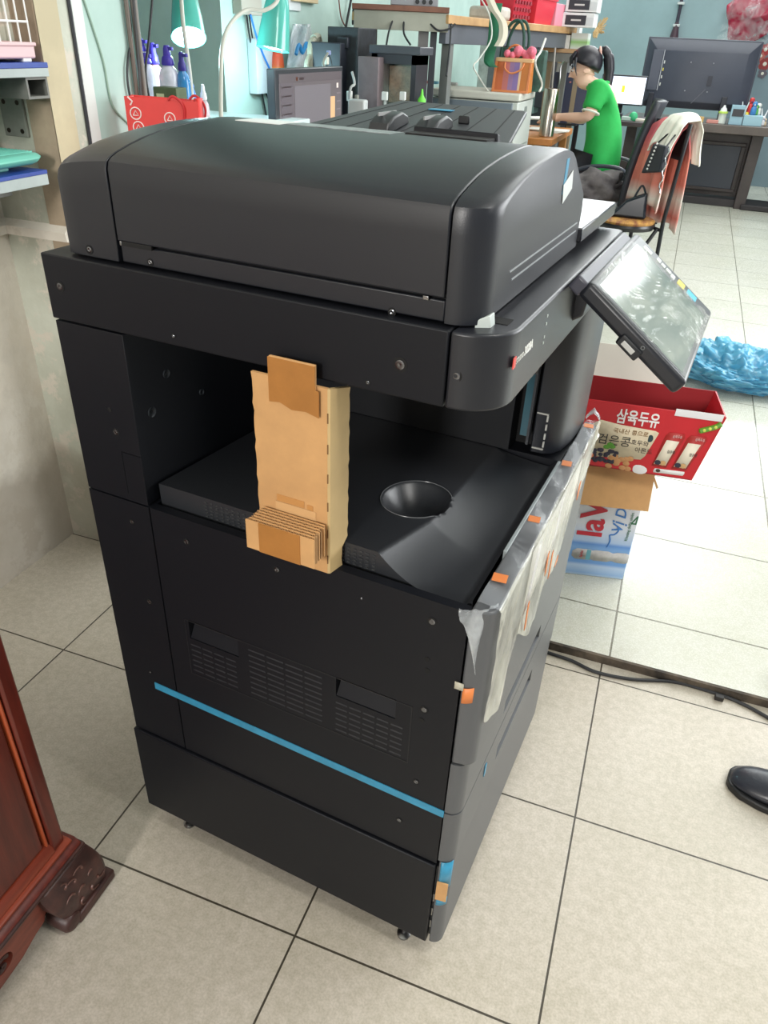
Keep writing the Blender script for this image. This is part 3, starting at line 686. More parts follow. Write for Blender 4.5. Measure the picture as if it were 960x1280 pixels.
G().prism([(-.047, .15), (-.028, .15), (-.030, .163), (-.036, .17), (-.047, .172)], 'y', -1.06, CY-.024).out('bottom_rail', m_wood2, cab, bevel=.002)
G().box(-.046, -.034, CY-.033, CY-.028, .17, .84).out('stile_bead', mat('orange_bead', (176, 82, 48), .25), cab, bevel=.002)
dr = G().box(-.046, -.038, -.99, CY-.036, .172, .82).out('door', m_wood, cab, bevel=.003)
g = G()
def carve(g, c, r, turns, y_, z_, th=.0035):       # a raised spiral on the face
    pts = []
    for k in range(26):
        t = k/25; a = c+turns*2*pi*t; q = r*(1-.85*t); pts.append((-.0365, y_+q*cos(a), z_+q*sin(a)))
    g.tube(pts, [th*(1-.4*k/25) for k in range(26)], 6)
carve(g, 0, .022, 1.1, -.335, .285); carve(g, 2, .018, -1.2, -.352, .245); carve(g, 1, .016, 1, -.36, .31)
g.out('door_carving', m_wood3, dr, local=False)
# base mouldings
G().prism([(-.50, .150), (-.026, .150), (-.020, .146), (-.022, .141), (-.50, .141)], 'y', -1.07, CY+.006).out('base_moulding', m_wood2, cab, bevel=.002)
G().prism([(-.50, .141), (-.026, .141), (-.015, .134), (-.012, .129), (-.50, .129)], 'y', -1.08, CY+.016).out('base_moulding', m_wood, cab, bevel=.002)
G().prism([(-.50, .129), (-.013, .129), (-.009, .125), (-.011, .119), (-.50, .119)], 'y', -1.085, CY+.020).out('base_moulding', m_wood3, cab, bevel=.002)
# apron with scrolled lower edge and a pierced ornament
ap = [(-.96, .119), (CY-.05, .119), (CY-.055, .070), (CY-.080, .058), (CY-.086, .046), (CY-.108, .042), (CY-.14, .030), (CY-.19, .026), (CY-.24, .016), (CY-.30, .020), (CY-.40, .028), (-.90, .03), (-.96, .06)]
apr = G().prism([(y, z) for y, z in ap], 'x', -.046, -.024).out('apron', mat('worn_red_wood', (138, 68, 52), .4, c2=(112, 52, 40), vscale=7, stretch=(3, 2, 12)), cab, bevel=.002)
cut(apr, G().lathe((-.04, CY-.172, .066), [(.020, -.03), (.020, .03)], 18, ax='x', sx=1.0, sy=.9), G().lathe((-.04, CY-.235, .056), [(.020, -.03), (.020, .03)], 16, ax='x'), G().lathe((-.04, CY-.300, .066), [(.020, -.03), (.020, .03)], 16, ax='x'))
G().box(-.060, -.052, -.92, CY-.1, .03, .119).out('apron_backing', m_wood3, cab)
g = G()
for yy, zz, c in ((CY-.175, .062, .4), (CY-.235, .054, 2.4), (CY-.30, .064, 1)):
    pts = []
    for k in range(22):
        t = k/21; a = c+2.4*pi*t; q = .017*(1-.8*t); pts.append((-.030+.006*t, yy+q*cos(a), zz+q*sin(a)*.85))
    g.tube(pts, [.0052*(1-.5*k/21) for k in range(22)], 6)
g.out('apron_carving', m_wood3, apr)
# bracket foot with leaf carving and scroll toe
g = G()
R = []
for k in range(9):
    t = k/8; z = .119-.100*t; bul = .010*sin(pi*t*.9)+.012*t
    R.append([(-.09, CY-.088+.03*t*t, z), (-.016+bul, CY-.088+.03*t*t, z), (-.010+bul, CY-.078+.03*t*t, z), (-.010+bul, CY+.014+bul*.9, z), (-.016+bul, CY+.022+bul*.9, z), (-.09, CY+.022+bul*.9, z)])
g.rings(R)
foot = g.out('foot', m_wood3, cab, bevel=.002)
g = G(); g.box(-.085, .012, CY-.050, CY+.046, .0, .022); g.out('foot_plinth', m_wood3, foot, bevel=.004)
g = G(); g.lathe((-.008, CY-.058, .020), [(.002, -.03), (.019, -.028), (.020, .012), (.016, .018), (.004, .02)], 18, ax='x'); g.out('scroll_toe', m_wood3, foot, bevel=.002)
g = G()
for s_, (dy, dz) in enumerate(((-.050, .100), (-.030, .092), (-.008, .100), (-.040, .076), (-.018, .070), (.006, .080), (-.028, .050), (-.004, .050), (.012, .056))):
    pts = []
    for k in range(12):
        t = k/11; a = .5*s_+1.8*t; pts.append((-.0075+.012*(1-dz/.119)+.0095*sin(pi*(1-dz/.119)*.9), CY+dy+.020*t*cos(a), dz+.018*t*sin(a)-.004))
    g.tube(pts, [.0026*(1-.7*k/11) for k in range(12)], 6)
g.out('leaf_carving', mat('carving_ridge', (104, 70, 62), .4), foot)
for fy in (-1.0,):
    g = G(); g.box(-.09, -.008, fy-.04, fy+.04, 0, .104); g.out('foot', m_wood3, cab, bevel=.006)
for fy in (-1.0, CY-.05):
    g = G(); g.box(-.49, -.41, fy-.04, fy+.04, 0, .104); g.out('foot', m_wood3, cab, bevel=.006)

# ---- wall shelves at the left
m_blue = mat('blue_board', (44, 78, 168), .45, var=.12, vscale=12)
m_edge = C(184, 196, 194, .6, var=.1)
m_met = mat('grey_painted_steel', (126, 128, 122), .55, var=.2, vscale=14)
sh = thing('wall_shelf', 'upper blue topped wall shelf that carries the white bird cage', 'shelf', (-.70, .55, 1.22), 0, None)
G().box(-.799, -.588, .12, .737, 1.238, 1.248).out('blue_top', m_blue, sh, bevel=.001)
G().box(-.799, -.589, .12, .737, 1.222, 1.238).out('board', m_edge, sh, bevel=.001)
g = G(); g.box(-.799, -.66, .12, .66, 1.196, 1.222); g.out('beam', m_met, sh, bevel=.001)
g = G(); g.prism([(.672, 1.182), (.734, 1.182), (.734, 1.222), (.672, 1.222)], 'x', -.799, -.594); tb = g.out('square_tube', m_met, sh, bevel=0)
cut(tb, G().box(-.78, -.58, .677, .729, 1.187, 1.217))
sh2 = thing('wall_shelf', 'lower blue topped wall shelf holding the turquoise tray beside the copier', 'shelf', (-.70, .5, 1.02))
G().box(-.799, -.600, .10, .692, 1.038, 1.046).out('blue_top', m_blue, sh2, bevel=.001)
G().box(-.799, -.601, .10, .692, 1.016, 1.038).out('board', m_edge, sh2, bevel=.001)
G().box(-.799, -.70, .10, .68, .985, 1.016).out('beam', m_met, sh2, bevel=.001)
g = G(); g.box(-.735, -.672, .7315, .7385, 1.10, 1.178); hp = tag(g.out('hinge_plate', C(152, 154, 144, .6, var=.2), None, bevel=.002), 'grey steel hinge plate screwed on the peeling wall between the shelves', 'metal plate')
for x, z in ((-.722, 1.168), (-.685, 1.168), (-.722, 1.112), (-.685, 1.112)):
    G().cyl((x, .7305, z), (x, .733, z), .005, n=10).out('screw', C(70, 66, 60, .4, metal=1), hp)
# bird cage
m_wire = C(236, 238, 236, .35); m_pink = C(226, 192, 194, .5)
cg = thing('bird_cage', 'white wire bird cage with pink base standing on the upper blue shelf', 'bird cage', (-.70, .56, 1.248))
cx0, cx1, cy0, cy1 = -.785, -.603, .36, .716
G().box(cx0-.004, cx1+.004, cy0-.004, cy1+.004, 1.254, 1.280).out('cage_base', m_pink, cg, bevel=.004)
G().box(cx0-.007, cx1+.007, cy0-.007, cy1+.007, 1.276, 1.283).out('base_rim', m_pink, cg, bevel=.002)
for x in (cx0+.01, cx1-.01):
    for y in (cy0+.01, cy1-.02): G().box(x-.012, x+.012, y-.012, y+.012, 1.248, 1.256).out('cage_foot', m_wire, cg, bevel=.002)
g = G(); zt = 1.56
for k in range(14):
    y = cy0+(cy1-cy0)*k/13
    for x in (cx0, cx1): g.cyl((x, y, 1.28), (x, y, zt), .0016, n=6)
for k in range(1, 7):
    x = cx0+(cx1-cx0)*k/7
    for y in (cy0, cy1): g.cyl((x, y, 1.28), (x, y, zt), .0016, n=6)
    g.cyl((x, cy0, zt), (x, cy1, zt), .0016, n=6)
for z in (1.318, 1.43, zt):
    g.tube([(cx0, cy0, z), (cx1, cy0, z), (cx1, cy1, z), (cx0, cy1, z), (cx0, cy0, z)], .0022, 6)
g.out('cage_wires', m_wire, cg)
G().box(-.75, -.70, .42, .46, 1.283, 1.312).out('feed_cup', C(200, 186, 120, .4), cg, bevel=.004)
# turquoise tray upside down on the lower shelf, and a small carton behind
tt = thing('plastic_tray', 'turquoise ribbed plastic tray lying on the lower blue shelf', 'tray', (-.69, .52, 1.046))
g = G(); R = []
for z, d in ((1.058, .012), (1.063, .004), (1.070, 0), (1.077, .006), (1.080, .02)):
    R.append([(x, y, z) for x, y in [(-.785+d, .36+d), (-.612-d, .36+d), (-.604-d, .40), (-.604-d, .68-d), (-.62-d, .704-d), (-.785+d, .704-d)]])
g.rings(R); g.out('tray_body', mat('turquoise_plastic', (122, 206, 186), .4), tt, bevel=.002)
for y in (.40, .60): G().box(-.665, -.645, y, y+.03, 1.046, 1.060).out('tray_foot', mat('turquoise_foot', (126, 196, 182), .4), tt, bevel=.003)
g = G(); [g.box(-.772+.01*k, -.770+.01*k, .37, .690, 1.0785, 1.0815) for k in range(1, 15)]; g.out('tray_ribs', mat('turquoise_ribs', (104, 186, 168), .4), tt)
tag(G().box(-.795, -.735, .44, .60, 1.0815, 1.115).out('small_carton', C(186, 176, 166, .6, var=.15), None, bevel=.002), 'small greyish pink carton lying on the turquoise tray', 'box')

# ---- cartons behind the copier
RB = .215
cb = Vector((.802, 1.145, ZF)); fx = Vector((cos(RB), sin(RB), 0)); fy = Vector((-sin(RB), cos(RB), 0)); up = Vector((0, 0, 1))
def bx(o, ax, ay, x0, x1, y0, y1, z0, z1): return G().hexa([o+ax*a+ay*b+up*c for a, b, c in ((x0, y0, z0), (x1, y0, z0), (x1, y1, z0), (x0, y1, z0), (x0, y0, z1), (x1, y0, z1), (x1, y1, z1), (x0, y1, z1))])
m_print = stripe_mat('water_carton_print', [(0, (196, 216, 238)), (.03, (150, 186, 228)), (.10, (186, 208, 236)), (.13, (112, 160, 220)), (.27, (130, 174, 226)), (.31, (96, 146, 214)), (.34, (176, 200, 232)), (.50, (220, 224, 233)), (1, (228, 230, 236))], 'Z', 0, .36, .45, noise=1)
wc = thing('water_carton', 'white and blue bottled water carton with brown flap folded down, under the red box', 'carton', cb)
WX = .30
bx(cb, fx, fy, -WX, 0, 0, .24, 0, .355).out('carton_body', m_print, wc, bevel=.003)
g = G(); A = cb+up*.358; w = .0035
g.hexa([A+fx*-WX+fy*-.004+up*-.003, A+fx*.006+fy*-.004+up*-.003, A+fx*.006+fy*.01+up*-.003, A+fx*-WX+fy*.01+up*-.003, A+fx*-WX+fy*-.004+up*.002, A+fx*.006+fy*-.004+up*.002, A+fx*.006+fy*.01+up*.002, A+fx*-WX+fy*.01+up*.002])
g.hexa([A+fx*-WX+fy*-.040+up*-.098, A+fx*.008+fy*-.040+up*-.098, A+fx*.008+fy*-.036+up*-.098, A+fx*-WX+fy*-.036+up*-.098, A+fx*-WX+fy*-.004, A+fx*.010+fy*-.004, A+fx*.010, A+fx*-WX])
g.out('folded_flap', m_card, wc, bevel=.001)
g = G(); g.hexa([A+fx*.003+fy*.0+up*-.006, A+fx*.03+fy*.02+up*-.06, A+fx*.03+fy*.20+up*-.06, A+fx*.003+fy*.24+up*-.006, A+fx*.003+up*.0, A+fx*.034+fy*.02+up*-.055, A+fx*.034+fy*.20+up*-.055, A+fx*.003+fy*.24])
g.out('side_flap', m_card, wc)
def ptx(name, body, size, x, z, rot, m, parent, o=cb, ax=fx, ay=fy, off=.0015, **k):
    org = o+ax*x+up*z-ay*off
    xd, yd = (ax, up) if not rot else (up, -ax)
    return text(name, body, size, org, xd, yd, m, parent, .0003, **k)
m_red = C(196, 36, 56, .45); m_bl = C(66, 126, 196, .45); m_dg = C(46, 110, 72, .5)
body_ = [c for c in wc.children if c.name.startswith('carton_body')][0]
ptx('carton_text', 'laVie', .095, -.090, .136, True, m_red, body_, bold=.0022)
ptx('carton_text', 'Vị Dịu', .042, -.036, .158, True, m_bl, body_, bold=.0005, shear=.25)
g = G(); g.tube(smooth_path([cb+fx*x+up*z-fy*.001 for x, z in ((-.066, .108), (-.062, .13), (-.066, .148), (-.054, .152), (-.046, .166), (-.052, .180))], 5), [.004, .0045, .005, .004, .0035, .003]+[.003]*20, 6) if 0 else g.tube(smooth_path([cb+fx*x+up*z-fy*.0006 for x, z in ((-.066, .108), (-.062, .13), (-.066, .148), (-.054, .152), (-.046, .166), (-.052, .180))], 5), .0022, 6)
g.out('blue_swash', m_bl, body_)
ptx('carton_text', 'Khoáng thiên nhiên', .012, -.016, .135, True, m_dg, body_)
ptx('carton_text', 'Nước khoáng', .011, -.168, .15, True, C(110, 116, 128, .5), body_)
g = G(); z0 = .205
for a in range(3):
    g.hexa([cb+fx*(-.006+d)+up*(z0+e)-fy*.001+fy*h for h in (0, .0008) for d, e in (((-.010, -.014), (.003, -.014), (.003, -.010), (-.008, -.010)), ((.003, -.014), (.004, .012), (.001, .012), (-.001, -.010)), ((-.010, -.014), (.004, .012), (.001, .015), (-.012, -.010)))[a]])
g.out('green_mark', m_dg, body_)
g = G(); prof = [(0, .009), (.012, .018), (.05, .018), (.056, .015), (.062, .018), (.10, .018), (.112, .013), (.125, .017), (.150, .018), (.158, .014)]
g.b.faces.new([g.b.verts.new(cb+fx*(-.158+a)+up*(.075+r)-fy*.001) for a, r in prof]+[g.b.verts.new(cb+fx*(-.158+a)+up*(.075-r)-fy*.001) for a, r in prof[::-1]])
g.out('printed_bottle', C(206, 204, 202, .4, var=.12, vscale=40), body_, solid=.0005)
bx(cb, fx, fy, -.118, -.106, -.0016, -.0006, .058, .092).out('printed_band', C(110, 176, 190, .5), body_)
ptx('carton_text', 'laVie', .012, -.128, .065, True, m_red, body_, off=.002)
# red soy milk box lying on the carton
RR = .13; rxv = Vector((cos(RR), sin(RR), -.012)).normalized(); ryv = Vector((-sin(RR), cos(RR), 0))
ro = Vector((.936, 1.118, .394)); RWID, RH, RD = .34, .182, .17
rb = thing('soy_milk_box', 'open red soy milk gift box with Korean lettering on top of the water carton', 'box', ro)
m_rbox = mat('red_box_print', (206, 34, 46), .38, var=.06, vscale=5); m_rin = C(150, 34, 40, .6)
def rbx(x0, x1, y0, y1, z0, z1): return bx(ro, rxv, ryv, x0, x1, y0, y1, z0, z1)
slant = -.036
def rq(x, y, z): return ro+rxv*(x+slant*max(0, 1-z/RH)*max(0, 1+x/RWID))+ryv*y+up*z
g = G(); t = .003
g.hexa([rq(-RWID, 0, 0), rq(0, 0, 0), rq(0, t, 0), rq(-RWID, t, 0), rq(-RWID, 0, RH), rq(0, 0, RH), rq(0, t, RH), rq(-RWID, t, RH)])
front = g.out('front_panel', m_rbox, rb, bevel=.0015)
g = G(); g.hexa([rq(-t, 0, 0), rq(0, 0, 0), rq(0, RD, 0), rq(-t, RD, 0), rq(-t, 0, RH), rq(0, 0, RH), rq(0, RD, RH), rq(-t, RD, RH)]); g.out('side_panel', m_rbox, rb)
rbx(-RWID, 0, RD-t, RD, 0, RH).out('back_panel', m_rin, rb); rbx(-RWID, -t-.036, 0, RD, 0, t).out('bottom_panel', m_rin, rb)
g = G(); g.hexa([rq(-RWID, RD, RH), rq(-.08, RD, RH), rq(-.08, RD+.002, RH), rq(-RWID, RD+.002, RH), rq(-RWID, RD+.06, RH+.07), rq(-.08, RD+.06, RH+.07), rq(-.08, RD+.062, RH+.07), rq(-RWID, RD+.062, RH+.07)]); g.out('open_flap', C(206, 200, 190, .6), rb)
g = G(); g.hexa([rq(-RWID, .002, RH-.001), rq(-.0, .002, RH-.001), rq(-.02, .10, RH-.05), rq(-RWID, .10, RH-.05), rq(-RWID, .002, RH+.001), rq(-.0, .002, RH+.001), rq(-.02, .10, RH-.048), rq(-RWID, .10, RH-.048)]); g.out('tucked_flap', m_rin, rb)
g = G(); g.hexa([rq(-.118, -.0015, RH-.012), rq(-.006, -.0015, RH-.012), rq(-.006, .001, RH+.003), rq(-.118, .001, RH+.003), rq(-.118, -.002, RH-.010), rq(-.006, -.002, RH-.010), rq(-.006, .0005, RH+.006), rq(-.118, .0005, RH+.006)]); g.out('white_tab', C(232, 232, 234, .5), rb)
def rt(body, size, x, z, m, off=.0012, **k): return ptx('box_text', body, size, x+(.014 if x < -.15 else 0), z, False, m, front, ro, rxv, ryv, off, **k)
rt('삼육두유', .042, -.268, .134, C(244, 240, 240, .5), bold=.0010, off=.0012, fitw=.104)
g = G(); sc_ = [(-.305, .028), (-.17, .038), (-.162, .05), (-.150, .118), (-.160, .122), (-.25, .126), (-.300, .132), (-.318, .12), (-.312, .09)]
g.poly([rq(x+.014, -.0008, z) for x, z in sc_]); g.out('parchment_print', C(238, 222, 192, .6, var=.1, vscale=20), front, solid=.0004)
for body, size, x, z, m in (('국내산 콩으로', .015, -.268, .104, C(150, 110, 60, .6)), ('검은콩', .031, -.303, .070, C(44, 40, 38, .6)), ('호두와', .016, -.219, .078, C(70, 60, 52, .6)), ('아몬드', .016, -.206, .058, C(70, 60, 52, .6))):
    rt(body, size, x, z, m, off=.0014)
g = G(); g.lathe(rq(-.152, -.0006, .100), [(.001, -.0012), (.010, -.001), (.010, 0)], 16, ax='y', sy=.7); g.out('seal_print', C(40, 66, 72, .5), front)
rr = random.Random(5)
for nm, n, cx_, cz_, sx_, sz_, rad, colr in (('black_bean_print', 26, -.268, .033, .030, .018, .0065, (44, 42, 58)), ('nut_print', 14, -.222, .022, .028, .016, .009, (200, 146, 96)), ('almond_print', 6, -.318, .022, .02, .012, .009, (196, 110, 70))):
    g = G()
    for k in range(n):
        p = rq(cx_+.014+rr.uniform(-sx_, sx_), -.0014, cz_+rr.uniform(-sz_, sz_)); g.ball(p, (rad, .0009, rad*.8), 8, 5)
    g.out(nm, C(*colr, .5), front)
g = G()
for dx, dz in ((-.008, 0), (.006, .003), (0, .008)): g.ball(rq(-.248+dx, -.0014, .060+dz), (.010, .0008, .006), 8, 5)
g.out('leaf_print', C(90, 150, 52, .5), front)
for x in (-.118, -.064):
    g = G(); ww, hh = .040, .098
    g.poly([rq(x+a, -.0009, .026+b) for a, b in ((-.004, 0), (ww-.004, 0), (ww+.008, hh*.9), (ww+.004, hh), (.006, hh), (0, hh*.9))]); g.out('pack_print', C(176, 44, 40, .5), front, solid=.0004)
    g = G(); g.poly([rq(x+a, -.0013, .032+b) for a, b in ((.0, 0), (ww-.008, 0), (ww-.001, hh*.72), (.007, hh*.72))]); g.out('pack_print', C(236, 226, 206, .5), front, solid=.0004)
    rt('검은콩', .010, x+.004, .068, C(70, 60, 56, .5), off=.002, fitw=.019); rt('삼육두유', .009, x+.008, .112, C(236, 200, 196, .5), off=.002, fitw=.022)
    g = G(); g.ball(rq(x+.008, -.0022, .038), (.008, .0006, .007), 8, 5); g.out('black_bean_print', C(44, 42, 58, .5), front)
    g = G(); g.ball(rq(x+.022, -.0022, .038), (.008, .0006, .007), 8, 5); g.out('nut_print', C(200, 160, 110, .5), front)
g = G(); g.tube(smooth_path([rq(x, -.001, z) for x, z in ((-.046, .138), (-.03, .146), (-.012, .156), (-.004, .166))], 4), [.004]+[.007]*11+[.004], 8); g.out('pea_pod_print', C(96, 150, 40, .5), front)
g = G()
for x, z in ((-.036, .144), (-.025, .150), (-.014, .156)): g.ball(rq(x, -.006, z), (.0045, .003, .0045), 8, 6)
g.out('pea_print', C(206, 220, 96, .5), front)
g = G(); g.poly([rq(x, -.001, z) for x, z in ((-.110, .008), (-.030, .010), (-.028, .016), (-.030, .022), (-.110, .020), (-.112, .014))]); g.out('badge_print', C(236, 234, 232, .5), front, solid=.0004)
g = G(); g.ball(rq(-.100, -.0018, .015), (.006, .0006, .005), 10, 5); g.out('badge_dot', C(60, 50, 40, .5), front)
g = G(); g.ball(rq(-.150, -.0016, .010), (.020, .0009, .013), 12, 6); g.out('almond_milk_print', C(234, 232, 232, .5), front)
# ---- crumpled blue bag on the floor
bag = G()
bmesh.ops.create_icosphere(bag.b, subdivisions=6, radius=1)
from mathutils import noise as mn
for v in bag.b.verts:
    p = v.co.copy(); n = mn.fractal(p*2.2, .7, 2.1, 5)+.5*abs(mn.noise(p*5)); r = 1+.26*n+.035*mn.noise(p*13)+.05*(1-abs(mn.noise(p*7+Vector((3, 1, 2)))))
    v.co = Vector((1.175+p.x*.295*r, 2.93+p.y*.19*r, ZF+.001+max(0, (p.z*.5+.42))*.15*(r**1.5)))
tag(bag.out('plastic_bag', film_mat('blue_bag_film', (92, 172, 206), .8, .16, .9, 7), None, sharp=75), 'crumpled translucent blue plastic bag lying on the far floor tiles', 'plastic bag')
# ---- shoes of people standing outside the picture
def shoe(toe, ang, L, name, label, m_up, m_sole, wd=.048):
    o = thing(name, label, 'shoe', toe); f = Vector((cos(ang), sin(ang), 0)); s = Vector((-sin(ang), cos(ang), 0)); t0 = Vector(toe)
    secs = ((0, .012, .016), (.008, .026, .030), (.03, .040, .042), (.07, .047, .050), (.11, .047, .060), (.15, .043, .078), (.19, .038, .088), (.24, .035, .09), (.275, .026, .085), (.285, .012, .06))
    R = []; Q = []
    for x, w_, h_ in secs:
        x *= L/.285; w_ *= wd/.047
        R.append([t0+f*x+s*(w_*cos(a))+up*(.014+max(0, sin(a))**.8*(h_-.014) if sin(a) > 0 else .014) for a in [pi*k/10 for k in range(11)]])
        Q.append([t0+f*(x*1.01-.002)+s*((w_+.003)*c)+up*z for c, z in ((-1, 0), (1, 0), (1.02, .017), (-1.02, .017))])
    G().rings(R).out('upper', m_up, o, sub=1, sharp=80); G().rings(Q).out('sole', m_sole, o, bevel=.003, sharp=60)
    g = G(); g.tube(smooth_path([t0+f*(.135*L/.285)+s*(-.043)+up*.045, t0+f*(.125*L/.285)+s*(-.02)+up*.066, t0+f*(.125*L/.285)+s*.02+up*.066, t0+f*(.135*L/.285)+s*.043+up*.045], 5), .0022, 6); g.out('vamp_seam', m_sole, o)
shoe((1.083, .535, 0), -.18, .28, 'leather_shoe', 'black leather shoe entering at right on the near floor tiles', mat('black_leather', (42, 44, 52), .3, bump=.3, bscale=90), C(26, 26, 28, .5))
shoe((1.19, .885, ZF), .05, .27, 'green_shoe', 'dark green shoe at right edge beyond the floor step', C(34, 74, 62, .4), C(24, 50, 44, .5))
# ---- cable on the floor along the step
pts = [on('z', .005, u, v) for u, v in ((640, 800), (683, 815), (715, 826), (745, 840), (790, 849), (840, 852), (880, 862), (920, 876), (960, 897), (1010, 930))]
cbl = thing('floor_cable', 'thin black cable running along the floor step behind the copier', 'cable', pts[4])
G().tube(smooth_path(pts, 8), .0042, 8).out('cable', C(32, 33, 36, .5), cbl)
q = on('z', .008, 899, 872); G().obox(q, (.010, 0, 0), (0, .006, 0), (0, 0, .006)).out('cable_clip', C(40, 38, 36, .6), cbl, bevel=.001)
# ================================================================== far room, left bench
m_cab = C(34, 36, 40, .5)
def table(name, label, x0, x1, y0, y1, z, top, leg, th=.03, lw=.04, cat='table'):
    t = thing(name, label, cat, ((x0+x1)/2, (y0+y1)/2, ZF))
    G().box(x0, x1, y0, y1, z-th, z).out('table_top', top, t, bevel=.003)
    for x in (x0+lw, x1-lw):
        for y in (y0+lw, y1-lw): G().box(x-lw/2, x+lw/2, y-lw/2, y+lw/2, ZF, z-th).out('leg', leg, t, bevel=.002)
    return t
BZ = 1.035
table('bench', 'pale bench against the left wall carrying spray bottles and desk lamps', -1.42, -.72, 1.42, 2.30, BZ, C(206, 222, 222, .3), m_met)
table('computer_desk', 'low grey desk carrying the monitor with dark screen', -1.42, -.62, 2.36, 3.2, .80, C(150, 150, 146, .5), m_met)
m_purple = C(66, 50, 170, .35)
def bottle(u, vtop, vcap, vbot, d, w, bodym, capm, label, spray=True, name='spray_bottle', group=None):
    c = at(d, u, vbot); top = at(d, u, vtop); cap = at(d, u, vcap); base = BZ
    o = thing(name, label, 'bottle', (c.x, c.y, base), 0, group)
    zc = cap.z; zt = top.z; r = w/2; p = (c.x, c.y, 0)
    G().lathe(p, [(r*.9, base), (r, base+.006), (r, zc-.035), (r*.85, zc-.018), (r*.42, zc-.002), (r*.42, zc)], 18).out('bottle_body', bodym, o)
    G().lathe(p, [(r*.62, zc-.004), (r*.66, zc), (r*.55, zc+(zt-zc)*.35), (r*.4, zc+(zt-zc)*.45), (r*.36, zt-.01), (r*.25, zt)], 14).out('cap', capm, o)
    if spray: G().box(c.x-.006, c.x+.022, c.y-.006, c.y+.006, zt-.014, zt-.004).out('nozzle', capm, o, bevel=.001)
    return o
m_wht = film_mat('milky_bottle', (226, 226, 240), .85, .25, .1, 20); m_pk = C(240, 160, 170, .4); m_bb = film_mat('blue_bottle', (40, 140, 210), .9, .15, .1, 20)
bottle(187, 65, 77, 122, 2.55, .060, m_wht, m_purple, 'milky bottle with purple cap, leftmost of the row behind the red paper bag')
bottle(183, 48, 62, 110, 2.72, .05, m_wht, m_purple, 'purple capped bottle half hidden behind the grey pipes')
bottle(196, 53, 78, 115, 2.72, .062, m_pk, m_purple, 'pink bottle with purple cap among the milky ones')
bottle(214, 56, 79, 122, 2.5, .064, m_wht, m_purple, 'large milky spray bottle with purple head in front of the teal lamp')
bottle(231, 64, 86, 122, 2.5, .044, m_bb, C(52, 44, 140, .35), 'bright blue spray bottle with dark purple head')
bottle(256, 104, 122, 142, 2.6, .036, film_mat('clear_pink_bottle', (236, 214, 222), .6, .2, .1, 20), C(230, 226, 230, .4), 'small clear bottle beside the lamp foot', False, 'small_bottle')
bottle(241, 98, 108, 130, 2.62, .030, C(52, 120, 190, .4), C(40, 90, 170, .4), 'thin blue bottle right of the bright blue spray bottle', False, 'small_bottle')
a = at(2.4, 193, 108); b = at(2.4, 226, 121)
gb = G().box(a.x, b.x+.0, a.y-.01, a.y+.05, BZ, a.z).out('tea_box', mat('olive_green_box', (92, 106, 74), .5, var=.15, vscale=20), None, bevel=.002); tag(gb, 'olive green box behind the red paper bag', 'box')
G().box(a.x+.012, a.x+.04, a.y-.0112, a.y-.0098, a.z-.028, a.z-.018).out('box_mark', C(206, 206, 170, .5), gb)
# red paper bag
m_redp = mat('red_paper', (226, 52, 46), .5, var=.05)
kB = 1.74/2.3; pA = at(1.74, 155, 120); pB = at(1.74, 247, 123); dirb = (pB-pA); dirb.z = 0; dirb.normalize(); nb = Vector((dirb.y, -dirb.x, 0))
wB = (pB-pA).length; zt_ = pA.z
rbag = thing('paper_bag', 'red paper shopping bag with round white emblems standing behind the copier', 'bag', (pA.x, pA.y, BZ))
table('stool', 'low stand behind the copier carrying the red paper bag', pA.x+.0, pA.x+.30, pA.y-.0, pA.y+.16, .90, C(120, 118, 112, .6), m_met)
for nm, off in (('front_panel', 0), ('back_panel', -.05)):
    g = G(); o = Vector((pA.x, pA.y, 0))+nb*off*1
    g.hexa([o+up*.90, o+dirb*wB+up*.90, o+dirb*wB-nb*.002+up*.90, o-nb*.002+up*.90, o+up*zt_, o+dirb*wB+up*(zt_-.005), o+dirb*wB-nb*.002+up*(zt_-.005), o-nb*.002+up*zt_]); fp = g.out(nm, m_redp, rbag)
    if off == 0: fpan = fp
for e in (0, wB):
    g = G(); o = Vector((pA.x, pA.y, 0))+dirb*e
    g.poly([o+up*.90, o-nb*.025+dirb*(.015 if e == 0 else -.015)+up*.90, o-nb*.025+dirb*(.015 if e == 0 else -.015)+up*zt_, o+up*zt_]); g.poly([o-nb*.025+dirb*(.015 if e == 0 else -.015)+up*.90, o-nb*.05+up*.90, o-nb*.05+up*zt_, o-nb*.025+dirb*(.015 if e == 0 else -.015)+up*zt_]); g.out('side_gusset', m_redp, rbag, solid=.001)
for s0, off in ((.135*kB, .004), (.185*kB, -.05)):
    o = Vector((pA.x, pA.y, 0))+nb*off+dirb*s0; pts = [o+dirb*.0+up*(zt_-.004), o+dirb*.012+up*(zt_+.004), o+dirb*.028+up*(zt_-.005), o+dirb*.036+up*(zt_-.022), o+dirb*.034+up*(zt_-.042)]
    G().tube(smooth_path(pts, 5), .0028, 7).out('handle', C(190, 32, 36, .6), rbag)
m_wp = C(244, 226, 222, .5)
for s, z in ((.030*kB, -.046*kB), (.034*kB, -.085*kB), (.135*kB, -.056*kB)):
    o = Vector((pA.x, pA.y, zt_+z))+dirb*s+nb*.0012
    g = G(); g.tube([o+dirb*.0125*cos(t)+up*.0125*sin(t) for t in [2*pi*k/24 for k in range(25)]], .0014, 5); g.tube([o+dirb*-.006+up*-.004, o+up*.006, o+dirb*.006+up*-.004, o-dirb*.006-up*.004], .0012, 5); g.out('emblem', m_wp, fpan)
o = Vector((pA.x, pA.y, zt_-.010))+dirb*.014+nb*.0012; G().tube([o-dirb*.006+up*.009, o+dirb*.004, o-dirb*.001-up*.008], .002, 5).out('emblem', m_wp, fpan)
